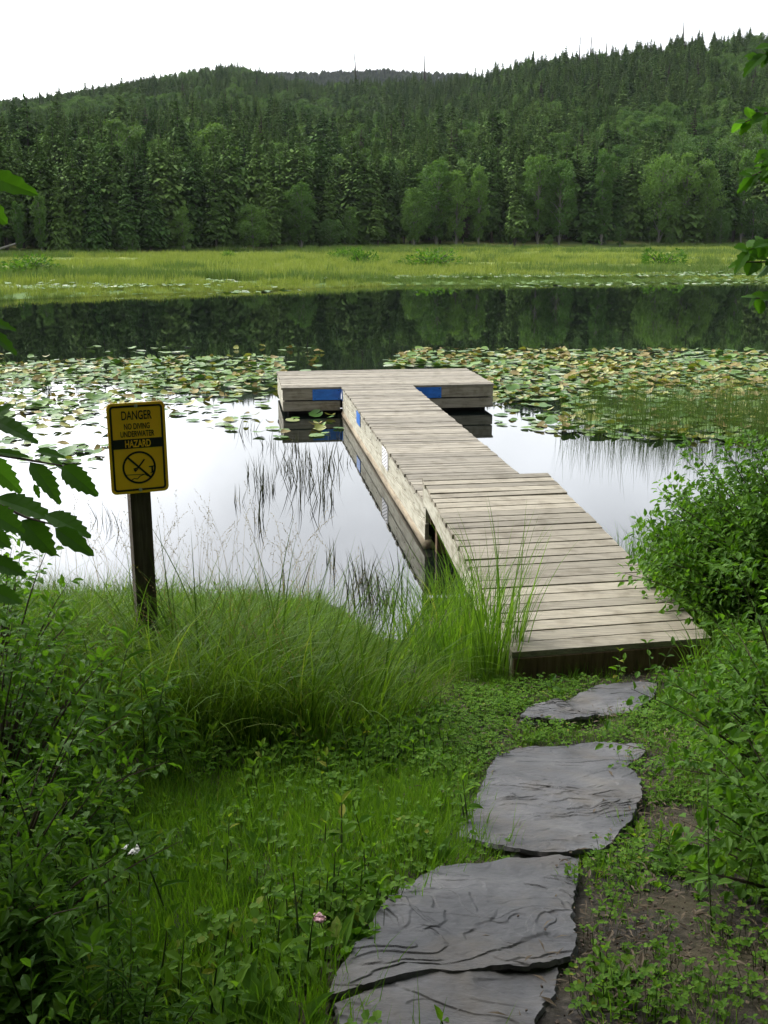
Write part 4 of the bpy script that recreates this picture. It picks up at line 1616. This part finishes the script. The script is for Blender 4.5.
# --- seed stalks against the bright water
x = rng.uniform(-3.2, -.1, 60); y = rng.uniform(7.0, 8.5, 60) - .8 * (x > -.5)
scatter('seed_stalks', ground_pts(x, y), zrot(60, .1), rng.uniform(.75, 1.1, 60), rng.integers(0, 2, 60),
        proto_collection('seed_kinds', [seed_proto('seed_%d' % i, 3) for i in range(2)]), 'thin flowering grass stalks standing up along the waterline', 'grass stalks')

# --- reeds in the water


def reed_proto(name, n, rad, lo, hi, mat, b1=.35, w=.006):
    return grass_proto(name, n, rad, lo, hi, w, .05, b1, mat, 5)


rc = proto_collection('reed_kinds', [reed_proto('reed_%d' % i, 12, .22, .5, 1.05, 'reed') for i in range(3)])
n = 900
x = rng.uniform(2.4, 8.5, n); y = rng.uniform(14.3, 19.5, n)
px, py = proj(np.c_[x, y, 0 * x])
ok = (px > 565) & (px < 830) & (rng.random(n) < np.interp(px, [560, 640, 720], [.35, .8, 1])) & (py < np.interp(px, [560, 800], [438, 450]))
x, y = x[ok], y[ok]
scatter('reeds', np.c_[x, y, 0 * x - .02], zrot(len(x), .05), rng.uniform(.6, 1.05, len(x)), rng.integers(0, 3, len(x)), rc,
        'thin green reeds standing in the water among the right hand lily pads', 'reeds')
rk = proto_collection('rush_kinds', [reed_proto('rush_%d' % i, 7, .13, .16, .48, 'rush', .9, .012) for i in range(4)])
pts = []
for cx, cy, sxp, syp, k in ((262, 470, 14, 16, 12), (308, 482, 10, 14, 14), (300, 455, 20, 8, 10), (375, 600, 22, 18, 16), (345, 590, 25, 12, 7), (256, 505, 14, 10, 3), (110, 505, 10, 10, 2), (330, 462, 8, 10, 5)):
    for _ in range(k):
        p = on_z(rng.normal(cx, sxp), rng.normal(cy, syp), 0)
        pts.append([p[0], p[1], -.03])
pts = np.array(pts); pts = pts[~dock_hit(pts[:, 0], pts[:, 1])]
scatter('rushes', pts, zrot(len(pts), .08), rng.uniform(.7, 1.15, len(pts)), rng.integers(0, 4, len(pts)), rk,
        'sparse dark rushes standing in the open water left of the walkway', 'rushes')

# ------------------------------------------------------------------ shrubs


def shrub_geo(h, rx, ry, twigs, per, L, Wd, kind='ovate', seed=0, lean=(0, 0), low=.1, skip=None):
    rs = np.random.default_rng(seed)
    st, fo = Geo(), Geo()
    a = rs.uniform(0, 6.283, twigs); q = np.sqrt(rs.random(twigs))
    top = h * (rs.uniform(.35, 1.0, twigs)) * np.sqrt(np.clip(1.15 - q ** 2, .1, 1))
    tip = np.c_[rx * q * np.cos(a) + lean[0] * top, ry * q * np.sin(a) + lean[1] * top, top]
    tip += rs.normal(0, .085, (twigs, 3)) * min(h, 1.0) * (1 + 1.2 * (rs.random((twigs, 1)) < .15))
    b = np.c_[tip[:, 0] * .12, tip[:, 1] * .12, np.full(twigs, -.03)]
    t = np.linspace(0, 1, 7)
    mid = b + (tip - b) * [.35, .35, .62]
    C = ((1 - t) ** 2)[None, :, None] * b[:, None] + (2 * t * (1 - t))[None, :, None] * mid[:, None] + (t ** 2)[None, :, None] * tip[:, None]
    st.tubes(C, np.linspace(.0085, .0010, 7)[None] * (.6 + .4 * h), 0, 4)
    tt = np.clip(rs.beta(1.9, .75, (twigs, per)), low, 1)
    f = tt * 6; k = np.minimum(f.astype(int), 5); fr = (f - k)[..., None]
    ii = np.arange(twigs)[:, None]
    P = C[ii, k] * (1 - fr) + C[ii, k + 1] * fr
    T = nrm(C[ii, k + 1] - C[ii, k])
    P = P.reshape(-1, 3); T = T.reshape(-1, 3); n = len(P)
    side = nrm(np.cross(T, rs.normal(0, 1, (n, 3))))
    off = rs.uniform(.0, 1.0, (n, 1)) * L * 1.2
    P = P + side * off
    D = side * 1.0 + T * .55 + rs.normal(0, .25, (n, 3)) + [0, 0, -.12]
    N = np.c_[rs.normal(0, .45, (n, 2)), np.ones(n)] + side * .15
    leaves(fo, P, D, N, L * rs.uniform(.6, 1.25, n), Wd * rs.uniform(.7, 1.2, n), kind)
    return st, fo


def shrub(loc, label, cat='shrub', mat='shrub', name='leafy_shrub', **k):
    st, fo = shrub_geo(**k)
    r_ = empty(name, (loc[0], loc[1], float(tz(loc[0], loc[1]))), 0, label, cat)
    st.build('stems', M['twig'], r_); fo.build('foliage', M[mat], r_)
    return r_


shrub((3.0, 7.0), 'large dark green shrub at the right edge beside the ramp', h=1.52, rx=1.25, ry=1.0, twigs=470, per=62, L=.053, Wd=.030, seed=1)
shrub((2.62, 7.25), 'lighter green shrub spilling over the right edge of the ramp', mat='shrub_light', h=1.1, rx=.75, ry=.65, twigs=170, per=44, L=.055, Wd=.030, seed=2, lean=(-.25, 0))
shrub((2.85, 8.3), 'pale wispy shrub at the waterline behind the big right shrub', mat='shrub_light', h=.9, rx=.65, ry=.5, twigs=80, per=34, L=.05, Wd=.024, seed=3)
shrub((2.62, 5.15), 'bright leafy shrub low at the right edge below the ramp corner', mat='shrub_light', h=.8, rx=.6, ry=.6, twigs=110, per=30, L=.048, Wd=.028, seed=4)
shrub((1.75, 3.9), 'dense leafy shrub at the right edge halfway down the path', h=.75, rx=.55, ry=.65, twigs=170, per=36, L=.044, Wd=.025, seed=5)
shrub((1.30, 2.7), 'leafy shrub in the lower right corner beside the bare dirt', h=.6, rx=.45, ry=.55, twigs=130, per=32, L=.046, Wd=.026, seed=6)
shrub((-1.75, 4.35), 'bright leafy shrub at the left edge behind the dark weeds', mat='shrub_light', h=1.0, rx=.6, ry=.5, twigs=90, per=34, L=.048, Wd=.026, seed=7)
shrub((-1.35, 3.2), 'dark leafy shrub at the left edge below the bright one', h=.85, rx=.45, ry=.5, twigs=110, per=34, L=.042, Wd=.022, seed=8)
shrub((-1.0, 2.25), 'dark shrub filling the lower left corner', h=.6, rx=.42, ry=.5, twigs=100, per=34, L=.036, Wd=.018, seed=9)


# fireweed stalks, seedlings before the ramp, yarrow
def herb_thing(px, py, zg, label, name, cat, mat, stalks, hlo, hhi, L, Wd, pairs, rad, kind):
    p = on_z(px, py, zg)
    z = float(tz(p[0], p[1]))
    o = herb_geo(stalks, hlo, hhi, L, Wd, pairs, rad, kind).build(name, [M[mat], M['stem']])
    o.location = (p[0], p[1], z)
    return tag(o, label, cat)


herb_thing(556, 700, .45, 'small seedling with paired leaves standing left under the ramp front', 'seedling', 'seedling', 'herb', 2, .10, .16, .055, .03, 3, .015, 'ovate')
herb_thing(617, 685, .45, 'taller seedling standing at the middle of the ramp front', 'seedling', 'seedling', 'clover', 2, .20, .26, .055, .028, 4, .015, 'ovate')
herb_thing(655, 690, .45, 'seedling standing right of the middle before the ramp front', 'seedling', 'seedling', 'herb', 2, .22, .32, .06, .03, 4, .015, 'ovate')
herb_thing(100, 800, .95, 'willowherb with narrow leaves in the dark weeds, left of two', 'willowherb', 'plant', 'herb', 5, .5, .75, .11, .018, 12, .07, 'blade')
herb_thing(160, 790, .9, 'willowherb with narrow leaves in the dark weeds, right of two', 'willowherb', 'plant', 'herb', 5, .4, .6, .11, .018, 12, .08, 'blade')
herb_thing(540, 880, 1.1, 'small yellow green seedling growing beside the foreground slab', 'seedling', 'seedling', 'clover', 2, .10, .16, .05, .026, 4, .02, 'ovate') if False else None


def flower(px, py, dep, label, mat, r_):
    p = at_depth(px, py, dep)
    z = float(tz(p[0], p[1])); h = p[2] - z
    root = empty('flower', (p[0], p[1], z), 0, label, 'flower')
    g = Geo(); t = np.linspace(0, 1, 5)
    g.tubes(np.c_[.02 * np.sin(t * 3), 0 * t, h * t][None], .0018, 0, 4)
    g.build('stem', M['stem'], root)
    g = Geo(); n = 60
    a = rng.uniform(0, 6.28, n); q = np.sqrt(rng.random(n)) * r_
    P = np.c_[q * np.cos(a) + .02 * math.sin(3), q * np.sin(a), h + rng.normal(.003, .003, n)]
    leaves(g, P, np.c_[np.cos(a), np.sin(a), rng.normal(0, .3, n)], np.c_[rng.normal(0, .3, (n, 2)), np.ones(n)], .011, .008, 'round')
    g.build('blossom', M[mat], root)


flower(130, 850, 2.9, 'white yarrow flower head in the dark lower left weeds', 'petal', .016)
M['pink'] = plain('pink_petals', (.55, .32, .34), .6)
flower(318, 919, 2.55, 'small pink clover head in the lawn left of the foreground slab', 'pink', .007)

# ------------------------------------------------------------------ overhanging trees at both edges
SERR = None


def serrate_leaf(geo, base, tip, normal, w, teeth=7, m=0):
    """toothed pointed leaf folded along its midrib"""
    base, tip, normal = np.array(base, float), np.array(tip, float), np.array(normal, float)
    D = tip - base; L = np.linalg.norm(D); D = D / L
    S = np.cross(D, normal); S /= np.linalg.norm(S); N = np.cross(S, D)
    k = teeth * 2 + 1
    t = np.linspace(0, 1, k)
    env = w * (np.sin(math.pi * t ** .8) ** .75) * (1 - .25 * t)
    env[1::2] *= 1.45; env[0::2] *= 1.2
    mid = base + D * (L * t)[:, None] - N * (.16 * L * t ** 2)[:, None]
    vs = [mid]
    for s in (-1, 1):
        sh = mid + S * (s * env)[:, None] + N * (.22 * env)[:, None] + D * (.05 * L * (np.arange(k) % 2) * (env > 0))[:, None]
        vs.append(sh)
    V = np.concatenate(vs)
    i = np.arange(k - 1)
    geo.add(V, [np.stack([i, i + 1, k + i + 1, k + i], 1), np.stack([i, 2 * k + i, 2 * k + i + 1, i + 1], 1)], m)


def over_tree(name, label, trunk_xy, crown_c, crown_r, ncr, hand, dep, mat, leafw, twigs_px):
    x0, y0 = trunk_xy
    z0 = float(tz(x0, y0))
    root = empty(name, (x0, y0, z0), 0, label, 'tree')
    O = np.array([x0, y0, z0])
    C = np.array(crown_c, float)
    t = np.linspace(0, 1, 9)[:, None]
    tr = np.array([x0, y0, z0 - .1]) * (1 - t) + (C + [0, 0, crown_r * .5]) * t + np.array([.06, 0, 0]) * np.sin(t * 5)
    g = Geo(); g.tubes((tr - O)[None], np.linspace(.075, .015, 9)[None], 0, 8)
    rs = np.random.default_rng(len(name))
    ends = C + nrm(rs.normal(0, 1, (22, 3))) * crown_r * rs.uniform(.6, .95, (22, 1))
    st = tr[rs.integers(4, 8, 22)]
    q = np.linspace(0, 1, 5)[None, :, None]
    g.tubes(st[:, None] * (1 - q) + ends[:, None] * q - O, np.linspace(.022, .004, 5)[None], 0, 5)
    g.build('trunk', M['bark'], root, smooth=True)
    fo = Geo()
    per = ncr // 22
    P = (ends[:, None] * .8 + C * .2 + rs.normal(0, crown_r * .22, (22, per, 3))).reshape(-1, 3)
    px, py = proj(P)
    inside = (px > -14) & (px < 782) & (py > -30) & (py < 1040) & (P[:, 1] > .2)
    P = P[~inside]; n = len(P)
    D = rs.normal(0, 1, (n, 3)) + [0, 0, -.5]
    leaves(fo, P - O, D, np.c_[rs.normal(0, .5, (n, 2)), np.ones(n)], rs.uniform(.07, .12, n), rs.uniform(.045, .07, n), 'ovate')  # crown spread overhead, out of view, to dim the foreground
    br = Geo()
    for pts in twigs_px:
        pl = np.array([at_depth(a, b, d) for a, b, d in pts])
        n0 = len(pl)
        d_ = np.linspace(0, n0 - 1, 7)
        pl7 = np.stack([np.interp(d_, np.arange(n0), pl[:, j]) for j in range(3)], -1)
        br.tubes((pl7 - O)[None], np.linspace(.005, .0018, 7)[None], 0, 5)
        j = int(np.argmin(np.linalg.norm(tr - pl[0], axis=1)))
        bo = np.linspace(0, 1, 6)[:, None]
        br.tubes((tr[j] * (1 - bo) + pl[0] * bo - O)[None], np.linspace(.016, .005, 6)[None], 0, 5)
    br.build('branch', M['twig'], root)
    for (bx, by, tx, ty, w, dd, tilt, ddt) in hand:
        b = at_depth(bx, by, dd); tp = at_depth(tx, ty, dd + ddt)
        nv = np.array([tilt, -.55, .8]) if by > 300 or mat != 'maple' else np.array([.2, -1, .25])
        serrate_leaf(fo, b - O, tp - O, nv, w, 7 if w > .018 else 4, 1 if (by < 300 and mat == 'maple') else 0)
    fo.build('foliage', [M[mat], M['alder']], root)
    return root


H = []
D0 = 2.35
# base px, tip px, half width (m), depth, tilt, depth change to the tip
maple = [
    (-12, 418, 36, 436, .020, D0, .3, -.05), (-20, 455, 24, 492, .024, D0 + .1, -.3, .05), (30, 462, 62, 500, .021, D0, .5, -.02),
    (62, 466, 95, 493, .020, D0 - .05, -.5, -.04), (48, 459, 70, 470, .013, D0, .2, .05), (35, 451, 68, 455, .012, D0 + .05, .0, .04),
    (-6, 498, 52, 513, .025, D0 + .1, .2, -.05), (22, 520, 53, 552, .026, D0, -.2, -.04), (45, 514, 90, 532, .022, D0 - .05, .4, -.03),
    (55, 528, 92, 553, .017, D0 - .1, -.4, -.03), (-16, 510, 26, 530, .026, D0 - .1, .3, .02), (-10, 535, 10, 545, .02, D0, 0, 0),
    (-6, 452, 30, 454, .010, D0, 0, .02), (-15, 175, 32, 190, .018, 2.1, .4, -.05), (-20, 200, 6, 222, .018, 2.1, 0, 0),
    (-14, 320, 16, 328, .010, 2.2, -.2, 0), (-12, 330, 18, 352, .013, 2.2, .5, 0), (-16, 425, 12, 400, .015, 2.3, .2, 0.05),
    (-14, 560, 26, 572, .02, 2.3, .2, 0), (-14, 590, 22, 600, .02, 2.3, .3, 0), (34, 484, 40, 498, .006, D0, .3, 0),
]
tw = [[(-60, 430, 2.4), (0, 455, 2.38), (35, 461, 2.36), (64, 466, 2.33)], [(-60, 520, 2.4), (-10, 500, 2.4), (25, 517, 2.36), (58, 526, 2.3)], [(-60, 150, 2.2), (-30, 168, 2.15), (-12, 176, 2.1)],
      [(-60, 330, 2.3), (-30, 326, 2.25), (-12, 325, 2.2)], [(-50, 410, 2.3), (-25, 412, 2.3), (-10, 418, 2.35)], [(-60, 580, 2.3), (-30, 575, 2.3), (-12, 570, 2.3)]]
over_tree('maple_tree', 'maple tree hanging dark toothed leaves into the left side of the view', (-1.75, 2.0), (-1.9, 1.5, 5.6), 2.2, 4600, maple, D0, 'maple', .02, tw)
ald = []
rs = np.random.default_rng(5)
twr = []
for pts, dep in (([(800, 40), (775, 48), (755, 60)], 3.6), ([(800, 120), (770, 112), (745, 122)], 3.6), ([(800, 150), (775, 165), (752, 176)], 3.5), ([(800, 225), (775, 240), (748, 250)], 3.4), ([(800, 262), (778, 262), (744, 262)], 3.4), ([(805, 295), (780, 300), (756, 298)], 3.4), ([(805, 205), (785, 190), (768, 150)], 3.5)):
    twr.append([(a, b, dep) for a, b in pts])
    pp = np.array(pts, float)
    for q in np.linspace(.35, 1, 6):
        bx = np.interp(q * 2, [0, 1, 2], pp[:, 0]); by = np.interp(q * 2, [0, 1, 2], pp[:, 1])
        for s in (-1, 1):
            an = math.pi + s * rs.uniform(.2, 1.2) + rs.normal(0, .2)
            ln = rs.uniform(10, 20)
            ald.append((bx, by, bx + ln * math.cos(an), by - ln * math.sin(an) + 3, rs.uniform(.013, .021), dep, rs.normal(0, .5), rs.normal(0, .04)))
over_tree('alder_tree', 'alder tree reaching bright green sprays in from the right edge', (2.6, 3.9), (2.7, 2.7, 6.2), 2.1, 3400, ald, 3.5, 'alder', .02, twr)

# unseen wood behind and beside the viewpoint, put in to shade the foreground
bk = np.array([(-4.4, -2.4, 11), (-1.8, -4.6, 13), (1.6, -4.2, 12), (4.2, -2.6, 12), (-5.8, 1.2, 10), (-6.4, 4.2, 11), (5.4, 1.4, 11), (0, -7, 14), (-4.6, -6.4, 14), (4.9, -6.4, 14),
               (-8, -1, 14), (8, -2, 14), (-8.5, 3, 13), (7.8, 4.6, 11)])
scatter('woods', np.c_[bk[:, 0], bk[:, 1], tz(bk[:, 0], bk[:, 1])], zrot(len(bk)), np.c_[bk[:, 2] * 1.15, bk[:, 2] * 1.15, bk[:, 2]],
        np.where(np.arange(len(bk)) % 2 == 0, NS + np.arange(len(bk)) % NB, np.arange(len(bk)) % 7), wood_coll, 'unseen wood behind the lake path that shades the foreground', 'woods')

# ------------------------------------------------------------------ light
SUN_AZ, SUN_EL = R(-62), R(48)     # azimuth from +Y towards +X
sdir = Vector((math.sin(SUN_AZ) * math.cos(SUN_EL), math.cos(SUN_AZ) * math.cos(SUN_EL), math.sin(SUN_EL)))
sl = bpy.data.lights.new('sun', 'SUN'); sl.energy = 1.0; sl.angle = R(25); sl.color = (1, .96, .9)
so = bpy.data.objects.new('sun', sl); COL.objects.link(so)
so.rotation_euler = sdir.to_track_quat('Z', 'Y').to_euler()

w = bpy.data.worlds.new('World'); SC.world = w; w.use_nodes = True
nt = w.node_tree; nt.nodes.clear()
sky = nt.nodes.new('ShaderNodeTexSky'); sky.sky_type = 'NISHITA'; sky.sun_disc = False
sky.sun_elevation = SUN_EL; sky.sun_rotation = SUN_AZ
sky.air_density = 1.0; sky.dust_density = 3.0
hs = nt.nodes.new('ShaderNodeHueSaturation'); hs.inputs['Saturation'].default_value = .22
bg = nt.nodes.new('ShaderNodeBackground'); bg.inputs['Strength'].default_value = .13
ou = nt.nodes.new('ShaderNodeOutputWorld')
# overcast: cloud glow added ahead, off the sun's direction, to whiten the water
geo_ = nt.nodes.new('ShaderNodeTexCoord')
dot = nt.nodes.new('ShaderNodeVectorMath'); dot.operation = 'DOT_PRODUCT'; dot.inputs[1].default_value = (-.22, .80, .56)
mr = nt.nodes.new('ShaderNodeMapRange'); mr.interpolation_type = 'SMOOTHSTEP'
mr.inputs[1].default_value = .1; mr.inputs[2].default_value = 1.0; mr.inputs[3].default_value = 1.25; mr.inputs[4].default_value = 2.35
cl = nt.nodes.new('ShaderNodeTexNoise'); cl.inputs['Scale'].default_value = 3.0; cl.inputs['Detail'].default_value = 5
mr2 = nt.nodes.new('ShaderNodeMapRange'); mr2.inputs[1].default_value = .3; mr2.inputs[2].default_value = .7
mr2.inputs[3].default_value = .68; mr2.inputs[4].default_value = 1.28
mu = nt.nodes.new('ShaderNodeMath'); mu.operation = 'MULTIPLY'
vm = nt.nodes.new('ShaderNodeVectorMath'); vm.operation = 'SCALE'
nt.links.new(geo_.outputs['Generated'], dot.inputs[0]); nt.links.new(dot.outputs['Value'], mr.inputs[0])
nt.links.new(geo_.outputs['Generated'], cl.inputs['Vector']); nt.links.new(cl.outputs['Fac'], mr2.inputs[0])
nt.links.new(mr.outputs[0], mu.inputs[0]); nt.links.new(mr2.outputs[0], mu.inputs[1])
nt.links.new(sky.outputs[0], hs.inputs['Color']); nt.links.new(hs.outputs[0], vm.inputs[0]); nt.links.new(mu.outputs[0], vm.inputs['Scale'])
nt.links.new(vm.outputs[0], bg.inputs['Color']); nt.links.new(bg.outputs[0], ou.inputs['Surface'])

SC.view_settings.view_transform = 'Standard'
SC.view_settings.look = 'None'
SC.view_settings.gamma = 1
SC.view_settings.exposure = .92
SC.view_settings.use_curve_mapping = False
SC.cycles.use_denoising = True
SC.cycles.max_bounces = 6
SC.cycles.diffuse_bounces = 3
SC.cycles.glossy_bounces = 3
SC.cycles.transmission_bounces = 3
SC.cycles.transparent_max_bounces = 4
SC.cycles.caustics_reflective = False
SC.cycles.caustics_refractive = False
SC.cycles.sample_clamp_indirect = 6

# ------------------------------------------------------------------ air
hm = NT('haze')
pv_ = hm.n('VolumePrincipled'); pv_.inputs['Color'].default_value = (.86, .92, 1, 1)
pv_.inputs['Density'].default_value = .00005; pv_.inputs['Anisotropy'].default_value = .0
hm.l(pv_.outputs[0], hm.out.inputs['Volume'])
g = Geo(); g.box((0, 930, 151), (5400, 3560, 334))
hz = g.build('haze', hm.mat)
tag(hz, 'thin pale summer air over the lake and hills', 'haze', kind='stuff')
SC.cycles.volume_bounces = 0
